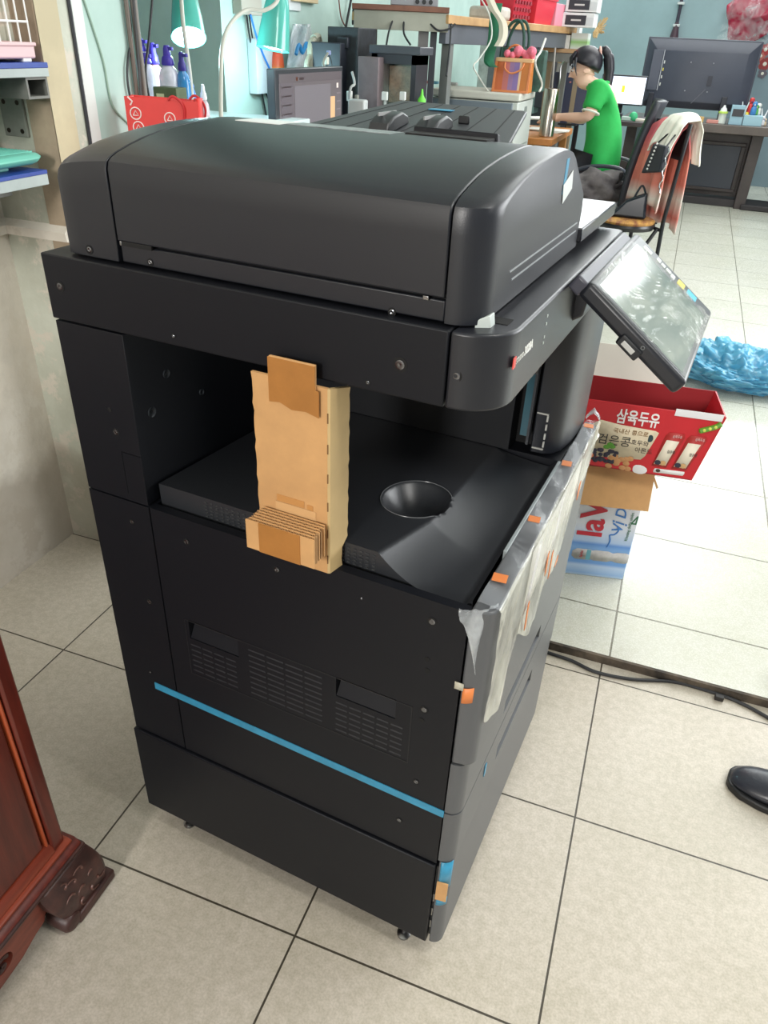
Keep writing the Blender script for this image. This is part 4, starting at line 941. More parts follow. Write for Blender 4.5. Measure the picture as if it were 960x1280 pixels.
# teal desk lamps
m_teal_l = mat('teal_enamel', (84, 186, 172), .2, coat=.4); m_cream = C(206, 206, 196, .4)
def lamp(apex, rim, rr_, stem, base, label, tilt_open=True, power=4, bulb=True):
    ax, rm = Vector(apex), Vector(rim); o = thing('desk_lamp', label, 'lamp', base); d = (rm-ax); L = d.length; d.normalize()
    u = d.orthogonal().normalized(); w_ = d.cross(u)
    prof = [(.016, -.02), (.02, 0), (rr_*.52, L*.18), (rr_*.74, L*.42), (rr_*.9, L*.72), (rr_, L), (rr_*.96, L-.001), (rr_*.84, L*.7), (rr_*.66, L*.42), (rr_*.4, L*.2), (.006, L*.12)]
    R = [[ax+d*h+u*r*cos(2*pi*k/24)+w_*r*sin(2*pi*k/24) for k in range(24)] for r, h in prof]
    G().rings(R).out('lamp_shade', m_teal_l, o)
    if bulb:
        R = [[ax+d*h+u*r*cos(2*pi*k/20)+w_*r*sin(2*pi*k/20) for k in range(20)] for r, h in ((.004, L*.55), (rr_*.6, L*.62), (rr_*.86, L*.9), (rr_*.6, L*.97), (.004, L))]
        m = mat('lamp_glow', (226, 252, 255), .5, emit=7); G().rings(R).out('bulb', m, o)
    G().tube(smooth_path(stem, 8), .0068, 10).out('gooseneck', m_cream, o)
    G().lathe(base, [(.075, 0), (.075, .010), (.05, .018), (.012, .024)], 22).out('lamp_base', m_cream, o)
    if power:
        l = bpy.data.lights.new('lamp_light', 'POINT'); l.energy = power; l.color = (.62, .94, 1); l.shadow_soft_size = .03
        lo = bpy.data.objects.new('lamp_light', l); COL.objects.link(lo); lo.location = rm+d*.03
    return o
d1 = 2.62
lamp(at(d1, 228, -34), at(d1, 236, 47), .060, [at(d1, 228, -34), at(2.56, 226, -20), at(2.5, 229, 30), at(2.5, 237, 90), (at(2.5, 240, 120).x, at(2.5, 240, 120).y, BZ+.02)], (at(2.5, 240, 120).x, at(2.5, 240, 120).y, BZ), 'teal desk lamp shining over the row of spray bottles', power=5)
d2 = 2.62
bb_ = at(2.45, 276, 150)
lamp(at(d2, 350, -30), at(d2+.09, 341, 62), .060, [at(d2, 350, -30), at(2.6, 347, 0), at(2.58, 330, 13), at(2.55, 308, 13), at(2.5, 288, 30), at(2.46, 278, 58), at(2.45, 276, 110), (bb_.x, bb_.y, BZ+.02)], (bb_.x, bb_.y, BZ), 'teal desk lamp on a tall cream gooseneck lighting the wall', power=0)
l = bpy.data.lights.new('lamp_light', 'POINT'); l.energy = 4.5; l.color = (.55, .92, 1); l.shadow_soft_size = .04
lo = bpy.data.objects.new('lamp_light', l); COL.objects.link(lo); lo.location = on('x', -1.45, 292, 92)+Vector((.26, -.02, .03))
# pipes and cables at the end of the partition
def cable(label, pts, r, m, name='cable', n=8):
    return tag(G().tube(smooth_path(pts, 6), r, n).out(name, m, None, loc=pts[0]), label, 'cable' if 'cable' in name else 'pipe')
XP = -.592
def vx(u, v, x=XP): return on('x', x, u, v)
g1 = [vx(165, 0), vx(178, 120)]; y0_ = 1.045
cable('grey vertical pipe at the free end of the green wall', [(-.585, 1.052, .05), (-.585, 1.052, 2.0)], .0085, C(120, 116, 110, .5), 'wall_pipe', 12)
cable('thinner brown pipe beside the grey vertical pipe', [(-.590, 1.030, .05), (-.590, 1.030, 2.0)], .0055, C(106, 96, 88, .5), 'wall_pipe', 12)
cable('black cable hanging in a slack bow left of the pipes', [vx(154, -8), vx(160, 10), vx(164, 45), vx(159, 85), vx(162, 118), vx(172, 150)], .0028, m_cab)
cable('black cable hanging down right of the grey pipe', [vx(191, -8), vx(186, 50), vx(182, 90), vx(187, 125), vx(192, 150)], .003, m_cab)
cable('dark cable pressed along the grey pipe', [vx(166, -8, -.58), vx(172, 60, -.58), vx(176, 120, -.58)], .003, C(50, 50, 52, .5))
cable('pale cable curving down over the green wall end', [on('x', -.596, u, v) for u, v in ((103, -6), (118, 40), (130, 80), (140, 130), (158, 152), (172, 165))], .0022, C(150, 176, 160, .5))
# monitor on the left desk
mo = thing('monitor', 'monitor with dark screen and thin black frame facing right on the left desk', 'monitor', (-.83, 2.49, .80))
my0, my1, mz0, mz1, mx = 2.165, 2.815, .855, 1.203, -.80
G().box(mx-.035, mx, my0, my1, mz0, mz1).out('housing', C(44, 46, 52, .4), mo, bevel=.004)
scr = G().box(mx-.001, mx+.001, my0+.03, my1-.016, mz0+.02, mz1-.018).out('screen', mat('screen_dim', (96, 88, 92), .3, emit=.3), mo)
sw = my1-my0-.046
def sbar(f0, f1, z0, z1, c, nm='screen_content'):
    a_, b_ = my0+.03+sw*f0, my0+.03+sw*f1; h_ = mz1-.018-(mz0+.02); zt = mz1-.018
    G().box(mx+.0008, mx+.0018, a_, b_, zt-h_*z1, zt-h_*z0).out(nm, mat('screen_px', c, .4, emit=.35), scr)
sbar(0, 1, .0, .10, (84, 76, 80)); sbar(.02, .20, .10, 1, (88, 80, 86)); sbar(.22, .80, .14, 1, (104, 98, 104))
for k in range(8): sbar(.03, .05, .13+.1*k, .16+.1*k, (190, 180, 176)); sbar(.06, .17, .135+.1*k, .15+.1*k, (130, 118, 118))
sbar(.24, .27, .04, .08, (220, 150, 110)); sbar(.29, .36, .045, .075, (150, 136, 136)); sbar(.80, .88, .30, .78, (206, 160, 120)); sbar(.91, .94, .14, .2, (210, 196, 190))
for k in range(6): sbar(.91, .98, .26+.1*k, .275+.1*k, (120, 110, 114))
G().box(mx-.08, mx-.035, 2.46, 2.52, .81, 1.0).out('stand_neck', C(40, 42, 46, .4), mo); G().box(mx-.14, mx+.06, 2.38, 2.60, .80, .812).out('stand_base', C(40, 42, 46, .4), mo, bevel=.003)
# things on the wall above it
def wallbox(u0, u1, v0, v1, x, th, name, m, label, cat, bev=.003):
    A, B = on('x', x, u0, v0), on('x', x, u1, v1)
    A2 = on('x', x, u0, (v0+v1)/2)
    return tag(G().box(-1.449, x, A2.y, B.y, B.z, A.z).out(name, m, None, bevel=bev), label, cat)
wallbox(302, 328, -12, 20, -1.40, .05, 'junction_box', C(176, 170, 158, .5), 'beige junction box high on the left wall above the lit patch', 'junction box')
wallbox(321, 343, 48, 116, -1.40, .04, 'paper_folder', C(214, 220, 226, .6, var=.06), 'white paper folder hung on the wall left of the monitor', 'folder')
wallbox(367, 398, -10, 5, -1.42, .03, 'wooden_plaque', C(206, 186, 146, .6), 'tan wooden box at the top of the left wall', 'box')
wallbox(357, 376, -10, 14, -1.438, .01, 'paper_note', C(216, 222, 224, .6), 'small white paper pinned under the tan box', 'paper', .001)
A = on('x', -1.38, 347, 72); 
ob = G().lathe((A.x, A.y, A.z), [(.03, -.075), (.034, -.05), (.03, .0), (.022, .03), (.012, .04)], 14).out('orange_pouch', stripe_mat('orange_pouch', [(0, (206, 150, 60)), (.35, (222, 90, 50)), (1, (214, 70, 50))], 'Z', A.z-.07, A.z+.04, .5, noise=1), None); tag(ob, 'orange and red pouch hanging behind the gooseneck lamp', 'pouch')
tag(G().grid(lambda i, j: on('x', -1.40+.03*sin(i*9+j*5), 366+22*i-4*j*(1-2*i)*2, 30+56*j), 12, 14).out('plastic_carrier', film_mat('white_carrier', (226, 232, 236), .72, .2, .8, 14), None, solid=.001, sharp=80), 'white plastic carrier bag with blue mark hung on the wall', 'bag')
car_ = bpy.data.objects['plastic_carrier']
p_ = [on('x', -1.36, u, v) for u, v in ((370, 68), (374, 56), (378, 66), (383, 54), (384, 60))]
G().tube(smooth_path(p_, 5), .010, 6).out('blue_mark', C(50, 136, 196, .5), car_)
cable('black cable hanging down the wall beside the folder', [on('x', -1.43, u, v) for u, v in ((308, 16), (312, 45), (320, 85), (327, 115), (334, 150))], .005, m_cab)
cable('second black cable below the junction box', [on('x', -1.425, u, v) for u, v in ((311, 16), (316, 50), (322, 80), (333, 118), (346, 140))], .004, m_cab)
cable('blue cable slanting from the junction box to the monitor', [on('x', -1.38, u, v) for u, v in ((313, 18), (322, 50), (332, 75), (343, 98))], .005, C(40, 120, 200, .4))
cable('black cable rising along the wall left of the rack', [on('x', -1.42, u, v) for u, v in ((440, -6), (434, 25), (430, 50), (428, 70))], .008, m_cab)
cable('brown cable on the wall left of the rack', [on('x', -1.43, u, v) for u, v in ((423, -6), (426, 20), (431, 32))], .004, C(130, 80, 70, .5))
cable('black cable bowed on the wall near the rack corner', [on('x', -1.40, u, v) for u, v in ((442, 5), (441, 30), (447, 16), (452, 32))], .006, m_cab)
# small machine with bent tubes, dark boxes
mc = thing('tube_gripper', 'small machine of pale bent tubes standing behind the monitor', 'machine', on('x', -1.15, 392, 84))
for pts, r in (([(388, 100), (388, 60), (392, 50), (398, 50)], .016), ([(396, 100), (397, 72), (404, 66), (410, 74)], .014), ([(392, 48), (397, 46), (399, 54)], .018), ([(384, 100), (383, 80), (390, 64)], .012)):
    G().tube(smooth_path([on('x', -1.15, u, v) for u, v in pts], 5), r, 8).out('bent_tube', C(170, 170, 152, .35), mc)
p = on('x', -1.15, 392, 100); G().box(p.x-.05, p.x+.05, p.y-.08, p.y+.1, .80, p.z+.02).out('machine_body', C(90, 90, 84, .5), mc, bevel=.004)
def fbox(u0, u1, v0, v1, d, dep, name, m, label, cat, z0=None, bev=.004, group=None):
    A, B = at(d, u0, v0), at(d, u1, v1); A2 = at(d, u0, v1); z0 = A2.z if z0 is None else z0
    ym = min(A.y, B.y, A2.y)
    o = G().box(min(A.x, A2.x), max(B.x, at(d, u1, v0).x), ym, ym+dep, z0, A.z).out(name, m, None, bevel=bev)
    return tag(o, label, cat, group)
RZ = .82
table('equipment_table', 'dark low table behind the monitor under the rack', -1.42, -.40, 3.36, 4.05, RZ, C(90, 92, 92, .6), m_met)
fbox(397, 430, 52, 95, 3.75, .2, 'speaker_box', C(42, 46, 56, .5), 'dark box standing behind the right end of the monitor', 'box', RZ)
fbox(429, 449, 34, 132, 3.85, .25, 'equipment_tower', C(52, 56, 62, .5, var=.3, vscale=30), 'tall black equipment tower left of the rack leg', 'tower', RZ)
fbox(424, 436, 46, 60, 3.7, .12, 'power_unit', C(48, 52, 60, .4), 'small black power unit on the dark equipment', 'box')
for k, (u, v, w_, h_, c) in enumerate(((408, 76, 5, 8, (220, 220, 206)), (437, 120, 6, 11, (224, 226, 222)), (411, 66, 4, 5, (140, 150, 190)), (404, 90, 4, 9, (180, 180, 170)), (446, 122, 4, 6, (140, 140, 132)))):
    p = at(3.55, u, v); pl_ = thing('plug', '', 'plug', (p.x, p.y, RZ)); G().obox(p, (w_*.0019, 0, 0), (0, .012, 0), (0, 0, h_*.0019)).out('plug_body', C(*c, .4), pl_, bevel=.003); G().tube(smooth_path([p-up*h_*.0018, p+Vector((.01, .02, -.08)), (p.x+.015, p.y+.03, RZ+.003)], 5), .003, 6).out('cord', m_cab, pl_); tag(pl_, ['white plug below the dark box, upper of two', 'white plug at the foot of the equipment tower', 'pale violet plug on the dark box', 'grey plug left of the equipment tower', 'small grey plug beside the rack leg'][k], 'plug')
for k, (pts, c, lab) in enumerate((([(410, 66), (404, 80), (412, 95), (406, 112), (415, 128)], (150, 150, 140), 'tangled grey cable right of the monitor'), ([(440, 90), (443, 105), (437, 118)], (170, 172, 170), 'grey cable leading to the white plug'), ([(404, 130), (414, 120), (420, 108), (412, 100)], (46, 48, 52), 'black cable loop right of the monitor'))):
    cable(lab, [at(3.5, u, v) for u, v in pts]+([(at(3.5, *pts[-1]).x, at(3.5, *pts[-1]).y+.02, RZ+.006)] if k < 2 else [(at(3.5, 412, 100).x+.02, at(3.5, 412, 100).y+.03, RZ+.006)]), .006, C(*c, .5))
p = at(3.45, 443, 128); tag(G().box(p.x-.035, p.x+.05, p.y, p.y+.05, .80+ZF, p.z+.012).out('power_adapter', C(190, 194, 194, .4), None, bevel=.008), 'pale grey adapter at the foot of the rack leg', 'adapter')
# rack
rA, rB = at(3.9, 440, 2), at(3.9, 562, 11); zR = (rA.z+rB.z)/2+.0
rk = thing('rack', 'wooden topped work rack with grey beam and legs carrying a grey device', 'rack', ((rA.x+rB.x)/2, rA.y, ZF))
dx = (rB-rA); dx.z = 0; LR = dx.length; dx.normalize(); dyv = Vector((-dx.y, dx.x, 0)); o_ = Vector((rA.x, rA.y, 0))
def rkb(x0, x1, y0, y1, z0, z1): return bx(o_, dx, dyv, x0, x1, y0, y1, z0, z1)
rkb(0, LR, 0, .5, zR-.025, zR+.0).out('rack_top', mat('brown_plank_edge', (136, 92, 74), .6, c2=(110, 70, 56), vscale=8), rk, bevel=.002)
rkb(.01, LR, .01, .04, zR-.11, zR-.026).out('beam', C(172, 172, 158, .6, var=.08), rk, bevel=.002)
rkb(.045, .075, .02, .05, RZ+.0, zR-.1).out('leg', C(140, 132, 120, .6), rk, bevel=.002)
rkb(LR-.155, LR-.10, .05, .09, ZF, zR-.1).out('leg', C(120, 118, 118, .5, var=.2), rk, bevel=.002)
rkb(LR-.09, LR-.055, .07, .11, ZF, zR-.1).out('leg', C(62, 64, 70, .5), rk, bevel=.002)
rkb(.02, .06, .44, .48, ZF, zR-.025).out('leg', C(120, 118, 118, .5), rk, bevel=.002)
rkb(.20, LR-.06, .05, .30, zR+.001, zR+.07).out('device', C(150, 152, 158, .4), rk, bevel=.004) if 0 else tag(rkb(.20, LR-.06, .05, .30, zR+.001, zR+.07).out('grey_device', C(150, 152, 158, .4), None, bevel=.004), 'grey electronic device lying on the wooden rack top', 'device')
p_ = bpy.data.objects['grey_device']
for k in range(3): G().cyl(o_+dx*(.34+.035*k)+dyv*.05+up*(zR+.02), o_+dx*(.34+.035*k)+dyv*.042+up*(zR+.02), .011, n=12).out('knob', m_cab, p_)
# pc case with window below the rack
pc = thing('pc_case', 'black computer case with clear side window below the rack top', 'computer', at(3.75, 500, 128))
c0 = at(3.75, 476, 58); c1 = at(3.75, 524, 128); PD = .35
def pcb(x0, x1, y0, y1, z0, z1): return G().box(x0, x1, y0, y1, z0, z1)
X0, X1, Y0, Z0, Z1 = c0.x+.01, c1.x, c0.y-.15, RZ, c0.z-.008
pcb(X0-.01, X1+.02, Y0-.01, Y0+.2, Z1-.02, Z1+.015).out('case_top', C(66, 70, 78, .4), pc, bevel=.004)
pcb(X0, X0+.03, Y0, Y0+.19, Z0, Z1).out('case_frame', C(34, 38, 46, .4), pc); pcb(X1-.025, X1, Y0, Y0+.19, Z0, Z1).out('case_frame', C(34, 38, 46, .4), pc); pcb(X0, X1, Y0, Y0+.19, Z0, Z0+.03).out('case_frame', C(34, 38, 46, .4), pc); pcb(X0, X1, Y0, Y0+.19, Z1-.06, Z1-.02).out('case_frame', C(40, 46, 56, .4), pc)
pcb(X0+.03, X1-.025, Y0+.17, Y0+.19, Z0, Z1-.05).out('case_back', C(70, 72, 76, .5), pc)
pcb(X0+.05, X1-.05, Y0+.10, Y0+.16, Z0+.03, Z0+.2).out('drive_cage', C(50, 54, 62, .5), pc)
pcb(X0+.06, X1-.03, Y0+.10, Y0+.165, Z0+.22, Z1-.07).out('fan_shroud', C(206, 172, 142, .4, var=.35, vscale=18), pc)
G().box(X0+.028, X1-.024, Y0+.001, Y0+.004, Z0+.03, Z1-.06).out('side_window', film_mat('case_glass', (150, 170, 160), .14, .06, 0, 5), pc)
fbox(458, 474, 70, 128, 3.7, .15, 'small_case', C(126, 112, 116, .4, var=.2), 'narrow pinkish grey case left of the black computer', 'case', RZ)
g = G(); p = at(3.7, 527, 128); g.lathe((p.x, p.y, 0), [(.018, RZ), (.02, RZ+.01), (.02, p.z+.012), (.008, p.z+.03), (.004, p.z+.058)], 12); tag(g.out('green_bottle', C(110, 220, 70, .4), None), 'small bright green nozzle bottle right of the computer case', 'bottle')
for u0, u1, lab in ((478, 484, 'white socket left of the case foot'), (500, 507, 'white socket at the case foot')):
    p = at(3.6, (u0+u1)/2, 120); so_ = thing('socket', lab, 'socket', (p.x, p.y, RZ)); G().obox(p, (.014, 0, 0), (0, .01, 0), (0, 0, .018)).out('socket_body', C(216, 220, 218, .4), so_, bevel=.003); G().box(p.x-.005, p.x+.005, p.y+.004, p.y+.012, RZ, p.z).out('socket_stand', C(190, 194, 192, .4), so_)
for pts, lab in (([(491, 25), (486, 40), (483, 56)], 'black cable hanging from the rack beam, left'), ([(505, 25), (505, 42), (513, 56)], 'black cable hanging from the rack beam, right'), ([(538, 30), (548, 38), (562, 36), (569, 30)], 'black cable bowed below the second table'), ([(564, 30), (562, 60), (558, 95)], 'black cable dropping behind the big grey copier')):
    cable(lab, [at(3.95, u, v) for u, v in pts], .005, m_cab)
# ================================================================== far room, right of the rack
# second table, running back
T2 = [at(3.9, 562, 10), at(5.6, 722, 49)]; zT = 1.44
t2 = thing('long_table', 'long high table with pale wood edge carrying baskets and paper packs', 'table', (-.45, 4.8, ZF))
a_ = Vector((T2[0].x, T2[0].y, 0)); b_ = Vector((T2[1].x, T2[1].y, 0)); zA, zB = T2[0].z, T2[1].z
dv = (b_-a_).normalized(); LT = (b_-a_).length; sv = Vector((-dv.y, dv.x, 0))
zT = (zA+zB)/2
def tb2(x0, x1, y0, y1, z0, z1): return bx(a_, dv, sv, x0, x1, y0, y1, z0, z1)
def zt2(x): return zA+(zB-zA)*x/LT
tb2(0, LT, 0, .6, zT-.02, zT+.02).out('table_top', mat('pale_wood_edge', (206, 166, 116), .5, c2=(176, 136, 92), vscale=6), t2, bevel=.003)
tb2(.02, LT, .02, .06, zT-.11, zT-.02).out('beam', C(96, 100, 108, .5), t2, bevel=.002)
for x in (.10, LT*.45, LT-.06): tb2(x, x+.05, .03, .08, ZF, zT-.02).out('leg', C(120, 124, 122, .5), t2, bevel=.002)
for x in (.10, LT-.06): tb2(x, x+.05, .52, .57, ZF, zT-.02).out('leg', C(120, 124, 122, .5), t2, bevel=.002)
def on2(u, v, x, dy=.06):            # point on the table top by its distance along the table
    return a_+dv*x+sv*dy+up*(zT+.02)
def tx2(u, dy):                      # distance along the table where pixel column u meets the line dy behind its edge
    best = min((abs((lambda p: 480+CF*sum(CR[0][i]*(p[i]-CC[i]) for i in range(3))/sum(CR[2][i]*(p[i]-CC[i]) for i in range(3)))(a_+dv*(LT*k/400)+sv*dy+up*zT)-u), k) for k in range(-40, 560))
    return LT*best[1]/400
def tbox(u0, u1, dy, dep, h, name, m, label, cat, bev=.003, z=None, group=None):
    x0, x1 = tx2(u0, dy), tx2(u1, dy); z = zT+.0205 if z is None else z
    return tag(tb2(x0, x1, dy, dy+dep, z, z+h).out(name, m, None, bevel=bev, loc=a_+dv*x0+sv*dy+up*z), label, cat, group)
def tbasket(u0, u1, dy, h, name, m, label, holes=True):
    x0, x1 = tx2(u0, dy), tx2(u1, dy); w = x1-x0; o = thing(name, label, 'basket', a_+dv*(x0+w/2)+sv*(dy+.12)+up*(zT+.021))
    R = []
    for z, s_ in ((0, .84), (.004, .86), (h, 1.0), (h+.001, 1.05), (h-.012, 1.05), (h-.013, .97), (.006, .82)):
        R.append([o.location+dv*(cx*s_)+sv*(cy*s_)+up*z for cx, cy in ((-w/2, -.12), (w/2, -.12), (w/2, .12), (-w/2, .12))])
    G().rings(R).out('basket_body', m, o, bevel=.002)
    if holes:
        g = G()
        for i in range(6):
            for j in range(3):
                p = o.location+dv*(-w/2*.8+w*.8*i/5)+sv*(-.116+.0)+up*(h*(.2+.27*j)); g.obox(p-sv*(.004+.012*(.2+.27*j)-.006), dv*w*.04, sv*.002, up*h*.07)
        g.out('basket_holes', C(150, 30, 50, .6), o)
    return o
tbasket(640, 662, .03, .14, 'plastic_basket', C(206, 46, 66, .4), 'red perforated plastic basket on the long table')
tbasket(668, 692, .03, .15, 'plastic_bin', C(226, 56, 76, .35), 'plain red plastic bin beside the red perforated basket', False)
tbox(692, 703, .03, .2, .13, 'pink_box', C(236, 150, 170, .5), 'pink box right of the red bin on the long table', 'box')
tbox(622, 638, .04, .2, .07, 'cloth_bundle', C(214, 206, 196, .7, var=.2), 'pale bundle left of the red perforated basket', 'bundle', .02)
# paper packs at the far end
PZ = zT+.021
for k, lab in ((0, 'lower black and white paper pack at the far table end'), (1, 'upper black and white paper pack at the far table end')):
    p = at(5.35, 705, 40); o = thing('paper_pack', lab, 'paper pack', (p.x+.1, p.y+.1, PZ+.09*k), 0, 'paper packs at the table end')
    x0, x1 = at(5.35, 703, 30).x+.01*k, at(5.35, 744, 30).x+.01*k; y0 = p.y
    G().box(x0, x1, y0, y0+.22, PZ+.09*k, PZ+.09*k+.085).out('pack', C(226, 230, 232, .5), o, bevel=.002)
    G().box(x0+.02, x1-.055, y0-.002, y0+.002, PZ+.09*k+.012, PZ+.09*k+.07).out('black_label', C(46, 48, 58, .5), o)
    G().box(x1-.05, x1-.004, y0-.002, y0+.002, PZ+.09*k+.012, PZ+.09*k+.06).out('white_label', C(206, 212, 216, .5), o)
    G().box(x0+.06, x1-.09, y0-.003, y0+.0, PZ+.09*k+.036, PZ+.09*k+.046).out('white_bar', C(206, 206, 206, .5), o)
pe = at(5.35, 745, 40)
tag(tb2(LT-.05, LT+.02, -.02, .05, PZ-.12, PZ+.06).out('white_box', C(226, 230, 230, .5), None, bevel=.002), 'tall narrow white box below the paper packs', 'box')
tw = G(); rr = random.Random(9)
for k in range(26):
    p0 = at(5.3, 743+rr.uniform(-2, 4), 46+rr.uniform(-6, 2)); p1 = at(5.3, 752+rr.uniform(-4, 8), 26+rr.uniform(-6, 16)); tw.tube([p0, (p0+p1)/2+Vector((0, .02, .01)), p1], .004, 5)
tag(tw.out('twig_bundle', C(176, 150, 104, .7), None), 'bundle of dry twigs standing by the paper packs', 'twigs')
# continue the table top under the packs
# lower shelf over the desk, small things on it
s0, s1 = at(5.5, 676, 56), at(5.5, 730, 62)
shf = thing('desk_shelf', 'wooden shelf above the desk of the person in green', 'shelf', (s0.x, s0.y, ZF))
G().box(s0.x, s1.x, s0.y, s0.y+.3, s1.z-.025, s1.z).out('shelf_board', C(186, 150, 112, .6, var=.1), shf, bevel=.002)
G().box(s0.x, s1.x, s0.y+.01, s0.y+.04, s1.z-.085, s1.z-.026).out('shelf_beam', C(108, 110, 108, .5), shf, bevel=.002)
for x in (s0.x+.05, s1.x-.04): G().box(x-.02, x+.02, s0.y+.2, s0.y+.24, ZF, s1.z-.025).out('leg', C(140, 126, 104, .6), shf, bevel=.002)
def sbox(u0, u1, h, name, m, label, cat, dep=.15):
    A, B = at(5.5, u0, 55), at(5.5, u1, 55); return tag(G().box(A.x, B.x, s0.y+.03, s0.y+.03+dep, s1.z, s1.z+h).out(name, m, None, bevel=.003), label, cat)
sbox(680, 692, .08, 'white_device', C(214, 216, 214, .4), 'white device on the desk shelf, left end', 'device')
sbox(697, 713, .085, 'labelled_carton', C(226, 222, 216, .5), 'white carton with reddish label on the desk shelf', 'carton')
sbox(714, 736, .10, 'green_white_packet', stripe_mat('green_white_print', [(0, (220, 226, 222)), (.45, (140, 190, 110)), (.7, (222, 228, 224)), (1, (216, 222, 220))], 'Z', s1.z, s1.z+.1, .5, noise=1), 'green and white packet at the right end of the desk shelf', 'packet')
# dark wall of equipment behind
eq = thing('equipment_rack', 'dark equipment rack behind the handbag and the desk shelf', 'rack', at(6.2, 660, 120))
e0, e1 = at(6.3, 588, 35), at(6.3, 716, 60); ey = e0.y+.1
G().box(e0.x, e1.x, ey+.3, ey+.34, ZF, 1.36).out('back_panel', C(84, 92, 100, .6, var=.3, vscale=4), eq)
for k, (u0, u1, z0, z1, c) in enumerate(((592, 606, .9, 1.33, (176, 186, 182)), (606, 622, .9, 1.30, (110, 118, 122)), (676, 690, .85, 1.20, (54, 58, 66)), (664, 676, .8, 1.1, (120, 150, 146)), (640, 664, .9, 1.3, (90, 96, 100)), (700, 712, 1.0, 1.2, (150, 128, 90)), (690, 700, .9, 1.25, (70, 70, 76)))):
    A, B = at(6.3, u0, 60), at(6.3, u1, 60); G().box(A.x, B.x, ey+.05, ey+.29, z0, z1).out('equipment_unit', C(*c, .5, var=.2, vscale=12), eq, bevel=.004)
# ---- the grey copier in the middle
zc2 = 1.08; gx0, gx1, gy0, gy1 = -.765, -.245, 4.05, 4.50
gc = thing('grey_copier', 'older pale grey office copier carrying the orange handbag', 'photocopier', ((gx0+gx1)/2, gy0, ZF))
G().box(gx0, gx1-.0, gy0, gy1, ZF+.04, zc2-.045).out('copier_body', C(196, 202, 196, .5), gc, bevel=.006)
G().box(gx0-.004, gx1+.008, gy0-.008, gy1, zc2-.04, zc2).out('copier_lid', C(206, 206, 196, .45), gc, bevel=.010, seg=3)
G().box(gx0+.004, gx1-.03, gy0-.012, gy0+.004, .60, zc2-.05).out('front_panel', C(112, 124, 134, .45), gc, bevel=.004)
for z in (.58, .42, .26): G().box(gx0+.004, gx1-.01, gy0-.010, gy0+.004, z-.14, z).out('paper_drawer', C(170, 178, 178, .45), gc, bevel=.004)
G().box(gx1-.004, gx1+.003, gy0+.04, gy1-.05, .80, .806).out('side_seam', C(150, 158, 152, .5), gc); G().box(gx1-.002, gx1+.003, gy0+.20, gy0+.27, zc2-.12, zc2-.075).out('side_grip', C(120, 128, 124, .5), gc, bevel=.003)
for x in (gx0+.05, gx1-.05):
    for y in (gy0+.05, gy1-.05): G().cyl((x-.012, y, ZF+.025), (x+.012, y, ZF+.025), .025).out('caster', m_cab, gc)
# handbag
hb = thing('handbag', 'orange handbag with purple and cream stripes standing on the grey copier', 'handbag', (-.33, 4.22, zc2))
hA = on('z', zc2, 614, 104); HB_Y = 4.10
hx0 = on('y', HB_Y, 616, 90).x; hx1 = on('y', HB_Y, 663, 96).x; hz1 = zc2+.165
m_hb = C(200, 112, 50, .4); m_strap = C(216, 130, 76, .45)
G().hexa([(hx0, HB_Y, zc2), (hx1, HB_Y, zc2), (hx1, HB_Y+.10, zc2), (hx0, HB_Y+.10, zc2), (hx0+.012, HB_Y+.015, hz1), (hx1-.004, HB_Y+.015, hz1), (hx1-.004, HB_Y+.08, hz1), (hx0+.012, HB_Y+.08, hz1)]).out('bag_body', stripe_mat('striped_leather', [(0, (190, 98, 44)), (.14, (196, 100, 52)), (.27, (190, 108, 104)), (.42, (150, 114, 156)), (.54, (132, 108, 166)), (.68, (226, 190, 150)), (.74, (196, 114, 36)), (1, (190, 110, 30))], 'X', hx0+.33, hx1+.33, .4), hb, bevel=.006)
G().box(hx0+.008, hx1-.0, HB_Y+.010, HB_Y+.084, hz1-.016, hz1+.003).out('top_band', C(226, 180, 130, .45), hb, bevel=.003)
for x in (hx0+.008, hx1-.012): g = G(); g.hexa([(x-.006, HB_Y-.003, zc2), (x+.008, HB_Y-.003, zc2), (x+.008, HB_Y+.004, zc2), (x-.006, HB_Y+.004, zc2), (x-.002, HB_Y+.012, hz1), (x+.010, HB_Y+.012, hz1), (x+.010, HB_Y+.018, hz1), (x-.002, HB_Y+.018, hz1)]); g.out('edge_piping', m_strap, hb, bevel=.002)
G().box(hx0+.004, hx1-.004, HB_Y-.004, HB_Y+.003, zc2, zc2+.012).out('edge_piping', m_strap, hb, bevel=.002)
hm = (hx0+hx1)/2
G().tube(smooth_path([(hm-.045, HB_Y+.012, hz1-.02), (hm-.04, HB_Y-.002, hz1-.05), (hm, HB_Y-.006, hz1-.07), (hm+.05, HB_Y-.002, hz1-.05), (hm+.062, HB_Y+.012, hz1-.02)], 6), .005, 8).out('front_handle', m_strap, hb)
G().tube(smooth_path([(hm-.06, HB_Y+.08, hz1-.005), (hm-.05, HB_Y+.085, hz1+.045), (hm-.01, HB_Y+.085, hz1+.065), (hm+.03, HB_Y+.085, hz1+.045), (hm+.04, HB_Y+.08, hz1-.005)], 6), .0055, 8).out('rear_handle', m_strap, hb)
g = G(); rr = random.Random(2)
for k in range(12): g.ball((hm+rr.uniform(-.05, .10), HB_Y+.05+rr.uniform(-.015, .02), hz1+rr.uniform(.0, .05)), rr.uniform(.016, .028), 8, 6)
tag(g.out('pink_scarf', C(232, 120, 142, .7), None), 'bunched pink scarf sticking out of the orange handbag', 'scarf')
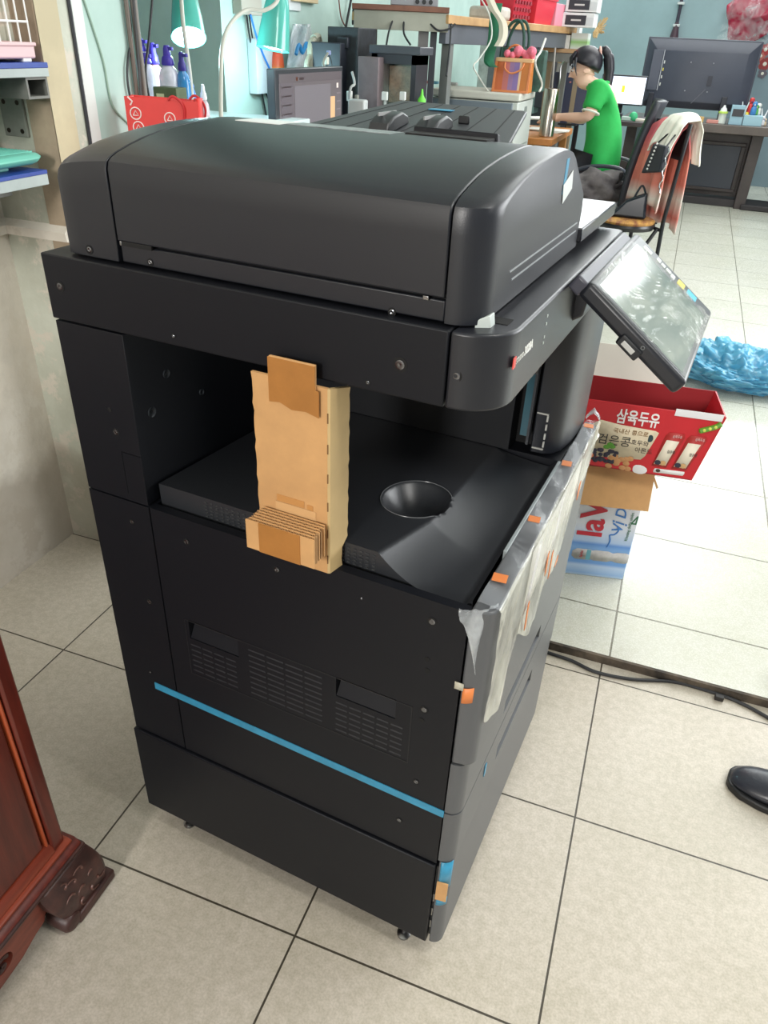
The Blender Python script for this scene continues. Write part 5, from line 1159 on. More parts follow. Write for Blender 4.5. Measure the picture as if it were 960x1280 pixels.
# dark green tote behind it
tb_ = thing('tote_bag', 'dark green patterned tote bag with tall handles behind the orange handbag', 'tote bag', (hm+.06, 4.36, zc2))
tx0, tx1, TY = on('y', 4.34, 622, 80).x, on('y', 4.34, 681, 80).x, 4.34
G().hexa([(tx0, TY, zc2), (tx1, TY, zc2), (tx1, TY+.11, zc2), (tx0, TY+.11, zc2), (tx0+.01, TY+.02, zc2+.215), (tx1-.004, TY+.02, zc2+.21), (tx1-.004, TY+.09, zc2+.21), (tx0+.01, TY+.09, zc2+.215)]).out('bag_body', mat('dark_green_pattern', (56, 96, 82), .6, c2=(40, 62, 56), vscale=30), tb_, bevel=.008)
for dx_, y in ((0, TY+.01), (.045, TY+.09)):
    xm = tx0+.075+dx_*.3
    G().tube(smooth_path([(xm-.065, y, zc2+.16), (xm-.055, y, zc2+.26), (xm-.02, y, zc2+.335), (xm+.03, y, zc2+.345), (xm+.06, y, zc2+.28), (xm+.068, y, zc2+.16)], 6), .0085, 8).out('handle', C(36, 74, 62, .5), tb_)
g = G(); rr = random.Random(4)
for k in range(9): g.ball((tx0+.10+rr.uniform(0, .12), TY+.018, zc2+.09+rr.uniform(0, .10)), (rr.uniform(.008, .014), .004, rr.uniform(.008, .014)), 8, 5)
g.out('flower_pattern', C(206, 186, 180, .6), tb_)
# green cloth straps hanging from the table
gs = G(); pl = [at(4.05, u, v) for u, v in ((622, 4), (618, 25), (616, 50), (611, 76), (617, 84))]; sp = smooth_path(pl, 6)
gs.rings([[p+Vector((.028, 0, 0)), p+Vector((.02, .012, 0)), p+Vector((-.02, .012, 0)), p+Vector((-.028, 0, 0)), p+Vector((-.01, -.010, 0)), p+Vector((.012, -.008, 0))] for p in sp])
tag(gs.out('green_cloth', C(36, 120, 84, .7, var=.25), None), 'green cloth hanging down from the long table left of the handbag', 'cloth')
gs = G(); sp = smooth_path([at(4.0, u, v) for u, v in ((611, -4), (618, 12), (628, 28), (629, 45), (623, 58))], 6)
gs.rings([[p+Vector((.024, 0, 0)), p+Vector((0, .010, 0)), p+Vector((-.024, 0, 0)), p+Vector((0, -.010, 0))] for p in sp])
tag(gs.out('cream_cloth', C(222, 214, 196, .7), None), 'cream cloth strip hanging beside the green cloth', 'cloth')
cable('pale cable looping down in front of the green cloth', [at(3.95, u, v) for u, v in ((600, -4), (612, 20), (614, 48), (600, 72), (592, 82), (596, 92))]+[(at(3.95, 596, 98).x-.02, 4.08, zc2+.006), (at(3.95, 596, 98).x-.01, 4.2, zc2+.006)], .004, C(206, 208, 200, .5))
cable('white cable slanting across the dark green tote', [at(4.0, u, v) for u, v in ((682, 48), (676, 64), (669, 79))]+[(at(4.0, 669, 79).x-.012, 4.28, zc2+.05), (at(4.0, 669, 79).x-.02, 4.28, zc2+.007)], .006, C(222, 222, 214, .5))
for u0, u1, v, c, lab, nm in ((595, 609, 96, (120, 190, 220), 'light blue cloth lying on the grey copier lid', 'blue_cloth'), (567, 585, 97, (220, 130, 130), 'pink pad on the grey copier lid', 'pink_pad'), (580, 598, 101, (206, 208, 206), 'white remote on the grey copier lid', 'white_remote')):
    q = on('z', zc2+.01, (u0+u1)/2, v); w_ = (u1-u0)*.0044/2
    tag(G().obox((q.x, min(max(q.y, 4.12), 4.5), zc2+.008), (w_, .0, 0), (0, .025, 0), (0, 0, .0075)).out(nm, C(*c, .6), None, bevel=.004), lab, 'cloth' if 'cloth' in nm else ('pad' if 'pad' in nm else 'remote'))
# ---- desk of the person
DZ = .79
dk = thing('work_desk', 'orange wooden desk with papers where the person in green sits', 'desk', (-.4, 5.3, ZF))
dxr = on('z', DZ, 706, 166).x; 
G().box(-1.3, dxr, 4.82, 5.75, DZ-.04, DZ).out('desk_top', mat('orange_wood', (206, 140, 72), .45, c2=(180, 112, 56), vscale=5, stretch=(1, 8, 1)), dk, bevel=.004)
G().box(-1.25, dxr-.04, 4.86, 4.88, .35, DZ-.04).out('front_panel', C(196, 156, 92, .5, var=.15), dk, bevel=.002)
for x in (-1.25, dxr-.08):
    for y in (4.86, 5.68): G().box(x, x+.05, y, y+.05, ZF, DZ-.04).out('leg', C(170, 120, 66, .5), dk, bevel=.002)
for k, (u, v, w_, d_, r_, lab) in enumerate(((700, 152, .15, .12, .2, 'white papers under the hand of the person in green'), (682, 163, .14, .10, -.3, 'white papers at the near edge of the orange desk'), (668, 148, .10, .10, .5, 'white sheets left of the steel pot'))):
    q = on('z', DZ+.004, u, v); q.x = min(q.x, dxr-.10); g = G()
    for j in range(4): g.obox((q.x+.006*j, q.y+.004*j, DZ+.002+.003*j), (w_*cos(r_+.1*j), w_*sin(r_+.1*j), 0), (-d_*sin(r_+.1*j), d_*cos(r_+.1*j), 0), (0, 0, .0012))
    tag(g.out('paper_stack', C(236, 234, 228, .7), None), lab, 'papers')
q = at(5.0, 688, 130); pq = on('z', DZ, 686, 152)
pot = thing('steel_pot', 'tall brushed steel pot on the orange desk by the person in green', 'pot', (q.x, q.y, DZ))
pz = at(5.0, 688, 110).z
G().lathe((q.x, q.y, 0), [(.046, DZ), (.050, DZ+.004), (.050, pz-.004), (.048, pz), (.044, pz-.001), (.044, DZ+.05)], 24).out('pot_body', mat('brushed_steel', (196, 188, 176), .25, metal=1), pot)
G().tube(smooth_path([(q.x+.03, q.y+.02, pz-.03), (q.x+.035, q.y+.02, pz+.05), (q.x+.03, q.y+.02, pz+.13), (q.x+.05, q.y+.03, pz+.16)], 6), .005, 6).out('ladle_handle', mat('steel_rod', (170, 170, 170), .3, metal=1), pot)
tag(G().box(at(5.9, 699, 92).x, at(5.9, 746, 92).x, 5.95, 5.99, .80, at(5.9, 720, 90).z).out('dark_screen', C(52, 58, 82, .35), None, bevel=.004), 'dark blue screen panel behind the face of the person', 'screen')
dscr = bpy.data.objects['dark_screen']; G().box(at(5.9, 699, 92).x+.08, at(5.9, 699, 92).x+.22, 5.93, 6.03, .79, .805).out('screen_foot', m_cab, dscr)
tag(G().obox((at(5.8, 705, 86).x, at(5.8, 705, 86).y, at(5.8, 705, 86).z), (.055, 0, 0), (0, .004, 0), (0, 0, .036)).out('hung_paper', C(226, 230, 232, .6), None), 'white sheet hung just under the desk shelf', 'paper')
cable('thin grey cable hanging beside the steel pot', [at(5.2, u, v) for u, v in ((694, 60), (692, 85), (690, 110), (692, 124))]+[(at(5.2, 692, 124).x, at(5.2, 692, 124).y, DZ+.006)], .006, C(150, 146, 140, .5))
# ================================================================== person, chairs, big desk
def skin_mesh(name, verts, edges, m, parent=None, lv=2, loc=None):
    me = bpy.data.meshes.new(name); me.from_pydata([Vector(v[0]) for v in verts], edges, [])
    o = bpy.data.objects.new(name, me); COL.objects.link(o)
    md = o.modifiers.new('skin', 'SKIN'); md.use_smooth_shade = True
    if not me.skin_vertices: bpy.context.view_layer.objects.active = o
    for i, v in enumerate(verts):
        r = v[1]; me.skin_vertices[0].data[i].radius = (r, r) if not hasattr(r, '__len__') else r
        me.skin_vertices[0].data[i].use_root = (i == 0)
    s = o.modifiers.new('s', 'SUBSURF'); s.levels = lv; s.render_levels = lv
    bpy.context.view_layer.update()
    n = bpy.data.meshes.new_from_object(o.evaluated_get(bpy.context.evaluated_depsgraph_get()))
    bpy.data.objects.remove(o)
    for p in n.polygons: p.use_smooth = True
    n.materials.clear(); n.materials.append(m)
    if parent is not None: n.transform(w_inv(parent))
    elif loc is not None: n.transform(Matrix.Translation(-Vector(loc)))
    o = bpy.data.objects.new(name, n); COL.objects.link(o); o.parent = parent
    if parent is None and loc is not None: o.location = loc
    return o
PY = 5.08
def wp(u, v, dy=0): return on('y', PY+dy, u, v)
m_skin = mat('skin', (242, 200, 176), .5); m_hair = mat('black_hair', (34, 32, 40), .4, bump=.3, bscale=60, stretch=(1, 1, .2)); m_green = mat('green_polo', (48, 190, 92), .75, c2=(40, 170, 78), vscale=6)
hd = wp(731, 86)                       # middle of the head
F = Vector((-.97, -.12, -.22)).normalized(); U = Vector((-.22, -.03, .97)).normalized(); Lf = F.cross(U).normalized()
def hp_(f, u, l=0): return hd+F*f+U*u+Lf*l
nk = wp(746, 108); ch = wp(752, 130); wa = wp(757, 160); pe_ = wp(753, 192)
pe_.z = .57; sh_n, sh_f = wp(748, 113, -.16), wp(750, 112, .16)
el_n = wp(736, 147, -.20); wr_n = wp(700, 146, -.08); wr_n.z = max(wr_n.z, DZ+.045)
el_f = wp(730, 150, .20); wr_f = wp(704, 146, .12); wr_f.z = max(wr_f.z, DZ+.045)
kn_n = pe_+Vector((-.40, -.10, -.02)); kn_f = pe_+Vector((-.40, .10, -.02)); an_n = kn_n+Vector((.03, 0, -.41)); an_f = kn_f+Vector((.03, 0, -.41))
V = [(pe_, .108), (wa, (.115, .10)), (ch, (.125, .10)), (nk, .050), (hp_(.014, -.055), .052), (hp_(.0, -.005), .082), (hp_(-.006, .05), .078), (hp_(-.004, .09), .04),
     (hp_(.064, -.072), .034), (hp_(.098, -.020), .016),
     (sh_n, .055), (el_n, .038), (wr_n, .024), (sh_f, .055), (el_f, .038), (wr_f, .024),
     (kn_n, .056), (an_n, .042), (an_n+Vector((-.12, 0, -.035)), .034), (kn_f, .056), (an_f, .042), (an_f+Vector((-.12, 0, -.035)), .034)]
E_ = [(0, 1), (1, 2), (2, 3), (3, 4), (4, 5), (5, 6), (6, 7), (4, 8), (5, 9), (2, 10), (10, 11), (11, 12), (2, 13), (13, 14), (14, 15), (0, 16), (16, 17), (17, 18), (0, 19), (19, 20), (20, 21)]
def hand(wi, d, s):                    # palm and five fingers, lightly curled on the papers
    w0 = V[wi][0]; d = Vector(d).normalized(); sd = Vector((-d.y, d.x, 0))*s
    V.append((w0+d*.055+up*-.006, (.030, .016))); pi_ = len(V)-1; E_.append((wi, pi_))
    for k, (o, L) in enumerate(((-.026, .062), (-.009, .074), (.009, .070), (.025, .056))):
        b = w0+d*.082+sd*o+up*-.008; V.append((b, .0095)); V.append((b+d*L*.55+up*-.006, .0085)); V.append((b+d*L+up*-.024, .0075)); n = len(V)
        E_.extend([(pi_, n-3), (n-3, n-2), (n-2, n-1)])
    b = w0+d*.035+sd*-.034+up*-.008; V.append((b, .0105)); V.append((b+d*.032+sd*-.012+up*-.010, .009)); n = len(V); E_.extend([(pi_, n-2), (n-2, n-1)])
hand(12, (-.95, .1, -.1), 1); hand(15, (-.95, -.1, -.1), -1)
per = skin_mesh('person', V, E_, m_skin, None, 2, pe_)
tag(per, 'person with black ponytail in a green polo shirt, sitting bent over the desk writing', 'person')
sv_ = [(pe_+Vector((0, 0, -.03)), (.172, .155)), (wa, (.150, .125)), (ch, (.158, .122)), (nk+Vector((.012, 0, -.035)), (.085, .075)), (nk+Vector((-.004, 0, -.012)), .060),
       (sh_n, .078), ((sh_n+el_n*1.6)/2.6, .062), (sh_n*.30+el_n*.70, .058), (sh_f, .078), ((sh_f+el_f*1.6)/2.6, .062), (sh_f*.30+el_f*.70, .058)]
skin_mesh('polo_shirt', sv_, [(0, 1), (1, 2), (2, 3), (3, 4), (2, 5), (5, 6), (6, 7), (2, 8), (8, 9), (9, 10)], m_green, per)
tv_ = [(pe_+Vector((.0, 0, -.01)), (.158, .150)), (pe_+Vector((-.16, -.10, .0)), .108), (kn_n, .086), (an_n, .060), (pe_+Vector((-.16, .10, .0)), .108), (kn_f, .086), (an_f, .060)]
skin_mesh('trousers', tv_, [(0, 1), (1, 2), (2, 3), (0, 4), (4, 5), (5, 6)], C(32, 34, 42, .8), per)
d_ = (el_n-sh_n).normalized(); c_ = sh_n*.20+el_n*.80; uu = d_.orthogonal().normalized(); ww = d_.cross(uu)
G().tube([c_+(uu*cos(t)+ww*sin(t))*.054 for t in [2*pi*k/20 for k in range(21)]], .007, 6).out('sleeve_trim', C(226, 234, 220, .7), per)
G().tube(smooth_path([nk+Vector((-.055, -.05, -.010)), nk+Vector((.0, -.066, .004)), nk+Vector((.055, -.04, .022)), nk+Vector((.066, .02, .024)), nk+Vector((.02, .066, .01))], 5), .013, 7).out('collar', m_green, per)
G().tube(smooth_path([nk+Vector((-.050, -.056, .004)), nk+Vector((.0, -.074, .016)), nk+Vector((.058, -.045, .034))], 5), .004, 5).out('collar_trim', C(206, 230, 196, .7), per)
# hair: cap over the skull, fringe, tie and ponytail
g = G(); R = []
for i in range(10):
    t = i/9; r_ = []
    for k in range(22):
        a = 2*pi*k/22; ph = .10+1.75*t
        fr = max(0, cos(a)); bk = max(0, -cos(a))
        ph2 = ph*(.86-.30*fr**1.5+.42*bk)
        r_.append(hp_(-.010+.104*sin(ph2)*cos(a), .030+.098*cos(ph2), .094*sin(ph2)*sin(a)))
    R.append(r_)
g.rings(R, True, True); hair = g.out('hair', m_hair, per, sharp=90, solid=.006)
g = G()
for k in range(11):
    l = -.06+.012*k; g.tube([hp_(.052-.10*abs(l)**1.2, .106, l*.8), hp_(.086-.9*l*l*4, .078, l), hp_(.094-1.2*l*l*4, .050-.008*(k % 3), l*1.05)], [.010, .009, .003], 6)
for s in (-1, 1): g.tube([hp_(.05, .075, .074*s), hp_(.058, .035, .084*s), hp_(.056, -.005, .080*s), hp_(.052, -.030, .074*s)], [.010, .007, .004, .001], 6)
g.out('fringe', m_hair, hair)
g = G(); g.tube(smooth_path([hp_(-.085, .075), hp_(-.125, .085), hp_(-.150, .04), hp_(-.150, -.05), hp_(-.125, -.15), hp_(-.10, -.20)], 6), [.020]*6+[.026]*6+[.034]*6+[.032]*6+[.022]*6+[.004], 14); g.out('ponytail', m_hair, hair, sharp=180)
g = G(); g.tube([hp_(-.103, .082)+(U*cos(t)+Lf*sin(t))*.021 for t in [2*pi*k/16 for k in range(17)]], .008, 6); g.out('hair_tie', C(240, 190, 176, .6), hair)
# face
for s in (-1, 1):
    G().ball(hp_(.074, .004, .030*s), (.010, .013, .007), 10, 6).out('eye', C(236, 232, 228, .3), per)
    G().ball(hp_(.082, .002, .031*s), .005, 8, 5).out('iris', C(30, 24, 22, .3), per)
    G().tube([hp_(.080, .026, .014*s), hp_(.082, .030, .030*s), hp_(.072, .026, .045*s)], .003, 5).out('eyebrow', m_hair, per)
    g = G(); g.lathe((0, 0, 0), [(.001, -.006), (.016, -.005), (.020, 0), (.014, .005), (.006, .002)], 12, ax='y', sx=.75, sy=1.25); g.move(Matrix.Translation(hp_(-.012, -.012, .083*s))); g.out('ear', m_skin, per)
g = G(); g.hexa([hp_(.082, -.034, -.016), hp_(.108, -.030, -.010), hp_(.108, -.030, .010), hp_(.082, -.034, .016), hp_(.078, .016, -.008), hp_(.086, .014, -.005), hp_(.086, .014, .005), hp_(.078, .016, .008)]); g.out('nose', m_skin, per, bevel=.004, seg=3)
G().tube([hp_(.092, -.062, -.018), hp_(.097, -.060, 0), hp_(.092, -.062, .018)], [.003, .006, .003], 6).out('mouth', C(196, 110, 104, .5), per)
# chair of the person
m_chair = C(44, 46, 54, .5)
def office_chair(name, label, c, ang, arms=True, back_h=.62, seat_z=.47):
    o = thing(name, label, 'chair', (c[0], c[1], ZF)); f = Vector((cos(ang), sin(ang), 0)); s = Vector((-sin(ang), cos(ang), 0)); b0 = Vector((c[0], c[1], 0))
    def P_(x, y, z): return b0+f*x+s*y+up*z
    R = []
    for z, k in ((seat_z-.05, .86), (seat_z-.04, .98), (seat_z, 1.0), (seat_z+.012, .9), (seat_z+.004, .6)):
        R.append([P_(.23*k*cos(t)*(1 if abs(cos(t)) < .8 else .97), .23*k*sin(t), z) for t in [2*pi*i/24 for i in range(24)]])
    G().rings(R).out('seat', m_chair, o, bevel=0, sharp=60)
    g = G(); g.grid(lambda i, j: P_(-.20-.05*sin(pi*i)*0-.16*i*i*.6+.05*(2*j-1)**2, (j-.5)*.44*(1-.22*i*i), seat_z+.03+back_h*i), 14, 12)
    g.out('backrest', m_chair, o, solid=.028, sharp=60)
    G().cyl(P_(0, 0, .10), P_(0, 0, seat_z-.05), .025).out('column', m_cab, o)
    for k in range(5):
        a = 2*pi*k/5+.3; e = P_(.27*cos(a), .27*sin(a), .075); G().tube([P_(0, 0, .11), e], [.022, .014], 8).out('base_leg', m_cab, o)
        G().ball(e+up*-.045+up*.002, (.026, .026, .0268), 10, 7).out('caster', m_cab, o)
    if arms:
        for y in (-.26, .26): G().tube(smooth_path([P_(-.20, y, seat_z-.01), P_(-.19, y, seat_z+.15), P_(-.12, y, seat_z+.21), P_(.06, y, seat_z+.205), P_(.17, y, seat_z+.15), P_(.19, y, seat_z+.04), P_(.12, y*.9, seat_z-.02)], 6), .0125, 8).out('armrest', C(66, 70, 80, .35), o)
    return o
office_chair('office_chair', 'black office chair with looped armrests under the person in green', (pe_.x+.02, pe_.y, 0), pi, True, .36, pe_.z-.125)
cb_ = on('z', .50, 772, 225)
office_chair('office_chair', 'black office chair with tall dark back beside the hanging jacket', (on('y', 4.53, 783, 225).x-.16, 4.53, 0), pi+.06, False, .58, .46)
# grey jacket heaped on that chair
jc = on('y', 4.6, 768, 240)
g = G(); bmesh.ops.create_icosphere(g.b, subdivisions=4, radius=1)
for v in g.b.verts:
    p = v.co.copy(); r = 1+.35*mn.fractal(p*1.8, .8, 2, 4); v.co = Vector((on('y', 4.53, 783, 225).x-.18+p.x*.19*r, 4.50+p.y*.17*r, max(.487, .56+p.z*.115*r)))
tag(g.out('grey_jacket', C(112, 106, 106, .9, c2=(78, 74, 76), vscale=9), None, sharp=70), 'grey jacket heaped on the seat of the tall backed office chair', 'jacket')
# chair with round seat and jacket over its back
sc = on('z', .475, 783, 272)
rc_ = thing('round_seat_chair', 'black tube chair with round patterned seat and jackets over its back', 'chair', (sc.x, sc.y, ZF))
SZ = .475; m_tube = C(26, 27, 30, .3)
G().lathe((sc.x, sc.y, 0), [(.13, SZ-.055), (.165, SZ-.05), (.172, SZ-.03), (.168, SZ-.018)], 32).out('seat_pan', m_tube, rc_)
G().lathe((sc.x, sc.y, 0), [(.163, SZ-.018), (.166, SZ-.006), (.155, SZ), (.08, SZ+.004), (.001, SZ+.005)], 32).out('seat_cushion', mat('patterned_cushion', (206, 158, 78), .7, c2=(120, 66, 48), vscale=9, stretch=(3, 1, 1)), rc_)
cn = Vector((-.8, -.6, 0)); cs = Vector((.6, -.8, 0)); cm_ = Vector((sc.x, sc.y, 0))-cn*.135
def cq(s, f, z): return cm_+cs*s+cn*f+up*z
for s in (-.15, .15): G().tube([cq(s, -.04, ZF), cq(s, -.015, SZ), cq(s, -.05, .985)], .012, 10).out('back_post', m_tube, rc_)
for s in (-.13, .13): G().tube([cq(s, .0, SZ-.04), cq(s*1.1, .27, ZF)], .011, 10).out('front_leg', m_tube, rc_)
G().tube([cq(-.15, -.03, .25), cq(-.14, .13, .25), cq(.14, .13, .25), cq(.15, -.03, .25)], .008, 8).out('stretcher', m_tube, rc_)
G().tube([cq(-.15, -.01, SZ-.045), cq(.15, -.01, SZ-.045)], .010, 8).out('seat_rail', m_tube, rc_)
G().grid(lambda i, j: cq(-.15+.30*i, -.045+.012*j*-1-.02*sin(pi*i), .80+.17*j), 10, 6).out('back_panel', m_tube, rc_, solid=.012)
def drape(name, m, label, cat, s0, s1, zt, zf, zb, x_off, amp, seed, flare=.0, n=30):
    g = G()
    def f(i, j):
        ph = sin(i*19+seed+j*2)*amp+sin(i*43+seed*2)*amp*.4
        t = abs(2*j-1); s = (s0+(s1-s0)*i)+(i-.5)*flare*t+.012*sin(j*9+seed)
        if j < .5: return cq(s, -.05+.03*min(1, t*4)+x_off+.05*t+ph*min(1, t*2), zt-(zt-zf)*t+.014*sin(i*11+seed)*t-.03*abs(2*i-1)**3)
        return cq(s, -.05-.035*min(1, t*4)-x_off-.02*t+ph*min(1, t*2), zt-(zt-zb)*t+.012*sin(i*9+seed)*t-.03*abs(2*i-1)**3)
    g.grid(f, n, 36); return tag(g.out(name, m, None, solid=.006, sharp=80), label, cat)
m_jk = stripe_mat('jacket_cloth', [(0, (222, 214, 204)), (.14, (206, 112, 100)), (.30, (226, 218, 208)), (.42, (216, 130, 114)), (.6, (224, 138, 118)), (.8, (206, 100, 108)), (1, (216, 116, 116))], 'Z', .40, 1.04, .85, noise=1)
drape('jacket', m_jk, 'pink and white jacket draped over the back of the round seat chair', 'jacket', -.17, .13, 1.0, .56, .44, .014, .014, 1.3, .05)
drape('white_towel', C(232, 230, 216, .9), 'white towel laid over the top of the pink jacket', 'towel', -.02, .17, 1.035, .87, .80, .036, .010, 4.1, .02)
sb = thing('shoulder_bag', 'small black shoulder bag with pale beads hung on the chair back', 'bag', cq(.12, .04, .84))
def bq(s, f, z): return cq(s, .075+f, z)
G().hexa([bq(.02, 0, .72), bq(.19, 0, .75), bq(.19, .04, .75), bq(.02, .04, .72), bq(.07, .005, .88), bq(.19, .005, .88), bq(.19, .035, .88), bq(.07, .035, .88)]).out('bag_body', C(28, 32, 42, .4), sb, bevel=.008)
for k in range(8): G().ball(bq(.125-.006*k, .045, .885-.019*k), .006, 8, 6).out('bead', C(230, 230, 226, .3), sb)
g = G(); g.tube([bq(.20+.012*sin(k*1.5), .02, .87-.016*k) for k in range(15)], .004, 6); g.out('chain', mat('chain_steel', (206, 206, 210), .2, metal=1), sb)
G().tube(smooth_path([bq(.08, .02, .875), bq(.12, -.10, 1.0), bq(.18, .02, .875)], 6), .005, 6).out('strap', m_tube, sb)
hb2 = thing('black_handbag', 'black glossy handbag standing on the round chair seat', 'handbag', (sc.x+.03, sc.y+.02, SZ+.005))
G().hexa([(sc.x-.10, sc.y-.05, SZ+.006), (sc.x+.11, sc.y-.05, SZ+.006), (sc.x+.11, sc.y+.03, SZ+.006), (sc.x-.10, sc.y+.03, SZ+.006), (sc.x-.02, sc.y-.03, SZ+.10), (sc.x+.09, sc.y-.03, SZ+.15), (sc.x+.09, sc.y+.02, SZ+.15), (sc.x-.02, sc.y+.02, SZ+.10)]).out('bag_body', C(26, 34, 44, .25), hb2, bevel=.015, seg=3)
G().tube(smooth_path([(sc.x+.02, sc.y, SZ+.11), (sc.x+.05, sc.y, SZ+.18), (sc.x+.08, sc.y, SZ+.14)], 6), .006, 7).out('handle', C(26, 34, 44, .25), hb2)
# ---- side desk with bright monitor
DY = 6.85
sd_ = table('side_desk', 'dark desk with the bright white monitor behind the person in green', -.35, .62, DY-.25, DY+.45, .80, C(58, 50, 52, .5), C(50, 46, 50, .5))
mA, mB = on('y', DY, 768, 95), on('y', DY, 802, 131)
m2 = thing('bright_monitor', 'monitor with bright white screen to the right of the person in green', 'monitor', ((mA.x+mB.x)/2, DY, .80))
X0, X1 = mA.x-.09, mB.x-.0
G().box(X0-.008, X1+.008, DY, DY+.035, mB.z-.012, mA.z+.012).out('housing', C(48, 52, 58, .4), m2, bevel=.003)
sc2 = G().box(X0, X1, DY-.002, DY+.001, mB.z, mA.z).out('screen', mat('white_screen', (226, 232, 244), .3, emit=.95), m2)
G().box(X0+.17, X0+.195, DY-.003, DY, mA.z-.115, mA.z-.065).out('yellow_mark', mat('yellow_px', (236, 220, 60), .4, emit=.8), sc2); G().box(X0, X1, DY-.003, DY, mA.z-.022, mA.z-.004).out('title_bar', mat('lilac_px', (196, 206, 240), .4, emit=.9), sc2)
G().box((X0+X1)/2-.02, (X0+X1)/2+.02, DY+.035, DY+.06, .81, 1.0).out('stand_neck', m_cab, m2); G().box((X0+X1)/2-.10, (X0+X1)/2+.10, DY-.06, DY+.12, .80, .812).out('stand_base', m_cab, m2, bevel=.003)
for u, v, w_, h_, c, lab, cat in ((793, 139, .035, .04, (60, 176, 120), 'round green lidded cup below the bright monitor', 'cup'), (786, 140, .05, .03, (180, 200, 190), 'pale small box left of the green cup', 'box'), (772, 140, .045, .05, (48, 50, 58), 'black small device under the bright monitor', 'device'), (804, 141, .05, .02, (206, 200, 186), 'cream folded cloth right of the green cup', 'cloth')):
    q = on('y', DY-.12, u, v); g = G()
    if cat == 'cup': g.lathe((q.x, q.y, .80), [(w_*.8, 0), (w_, .01), (w_, h_), (w_*.7, h_+.02), (.004, h_+.03)], 16)
    else: g.box(q.x-w_, q.x+w_, q.y-.03, q.y+.03, .80, .80+h_)
    tag(g.out(cat+'_item' if cat != 'cup' else 'green_cup', C(*c, .5), None, bevel=.004), lab, cat)
# ---- the long dark desk with the big television
TYv = 7.9; TD = .755
bd = thing('office_desk', 'long dark wooden office desk with panelled front carrying the television', 'desk', (1.0, 8.2, ZF))
m_dw = mat('dark_desk_wood', (74, 66, 64), .4, c2=(62, 54, 54), vscale=5); m_dp = C(66, 70, 80, .4)
G().box(.05, 1.95, 7.72, 8.55, TD-.075, TD).out('desk_top', mat('dark_desk_top', (104, 94, 88), .3, c2=(86, 78, 74), vscale=5), bd, bevel=.006)
fL, fR = .52, 1.36
G().box(fL, fR, 8.05, 8.08, .10, TD-.075).out('front_panel', m_dw, bd, bevel=.003)
G().box(fL+.14, fR-.16, 8.035, 8.052, .17, TD-.20).out('inset_panel', m_dp, bd, bevel=.004)
for x0, x1, z0, z1 in ((fL+.10, fR-.12, TD-.20, TD-.17), (fL+.10, fR-.12, .14, .17), (fL+.10, fL+.14, .17, TD-.2), (fR-.16, fR-.12, .17, TD-.2)): G().box(x0, x1, 8.03, 8.052, z0, z1).out('panel_moulding', m_dw, bd, bevel=.004)
G().box(fR-.10, fR+.0, 7.86, 8.08, ZF, TD-.075).out('leg', m_dw, bd, bevel=.004); G().box(1.80, 1.9, 7.8, 8.5, ZF, TD-.075).out('leg', m_dw, bd, bevel=.004); G().box(.10, .20, 7.9, 8.5, ZF, TD-.075).out('leg', m_dw, bd, bevel=.004)
G().box(.40, fR, 7.93, 8.4, ZF, .09).out('plinth', C(58, 54, 56, .5), bd, bevel=.003)
tv = thing('television', 'large black flat television seen from its back on the dark desk', 'television', (.66, TYv, TD))
tA, tB, tC, tD_ = on('y', TYv, 811, 44), on('y', TYv, 953, 53), on('y', TYv, 935, 139), on('y', TYv, 795, 134)
tx0, tx1, tz0, tz1 = (tA.x+tD_.x)/2, (tB.x+tC.x)/2, (tC.z+tD_.z)/2, (tA.z+tB.z)/2
m_tv = C(62, 66, 78, .35); 
G().box(tx0, tx1, TYv+.02, TYv+.045, tz0, tz1).out('panel', m_tv, tv, bevel=.006)
G().hexa([(tx0+.10, TYv-.03, tz0+.06), (tx1-.10, TYv-.03, tz0+.06), (tx1-.01, TYv+.021, tz0+.005), (tx0+.01, TYv+.021, tz0+.005), (tx0+.10, TYv-.03, tz1-.10), (tx1-.10, TYv-.03, tz1-.10), (tx1-.01, TYv+.021, tz1-.01), (tx0+.01, TYv+.021, tz1-.01)]).out('back_cover', mat('tv_back', (66, 70, 84), .4, var=.08, vscale=3), tv, bevel=.004)
G().box(tx0+.07, tx0+.16, TYv-.036, TYv-.0, tz0+.14, tz1-.10).out('port_bay', C(78, 82, 96, .4), tv, bevel=.003)
G().box(tx0+.165, tx0+.172, TYv-.038, TYv-.028, tz0+.14, tz1-.1).out('port_label', C(170, 172, 180, .5), tv)
for k, c in enumerate(((206, 206, 200), (206, 206, 200), (214, 200, 90), (200, 200, 200))): G().box(tx0+.18, tx0+.19, TYv-.034, TYv-.028, tz0+.18+.06*k, tz0+.205+.06*k).out('port', C(*c, .4), tv)
for x in (tx0+.10, tx1-.24): G().box(x, x+.05, TYv-.045, TYv+.04, TD, tz0+.12).out('stand_leg', C(40, 42, 52, .4), tv, bevel=.004)
G().box(tx0+.6, tx0+.64, TYv-.035, TYv-.029, tz0+.20, tz0+.28).out('mount_slot', C(44, 46, 58, .4), tv); G().bar((tx0+.50, TYv-.033, tz0+.05), (tx0+.60, TYv-.033, tz0+.17), .004, .004).out('cable_groove', C(110, 112, 124, .5), tv)
for x, z in ((tx0+.42, tz0+.38), (tx0+.62, tz0+.38), (tx0+.42, tz0+.15), (tx0+.62, tz0+.15)): G().ball((x, TYv-.031, z), .006, 8, 5).out('mount_screw', C(160, 160, 170, .3), tv)
def desk_item(u, name, build, label, cat, y=7.78):
    q = on('y', y, u, 150); g = G(); m = build(g, q.x, y, TD); return tag(g.out(name, m, None, bevel=.002), label, cat)
q = on('y', 7.78, 903, 145); bo = thing('feeding_bottle', 'small white bottle with green ring and pointed cap on the dark desk', 'bottle', (q.x, 7.78, TD))
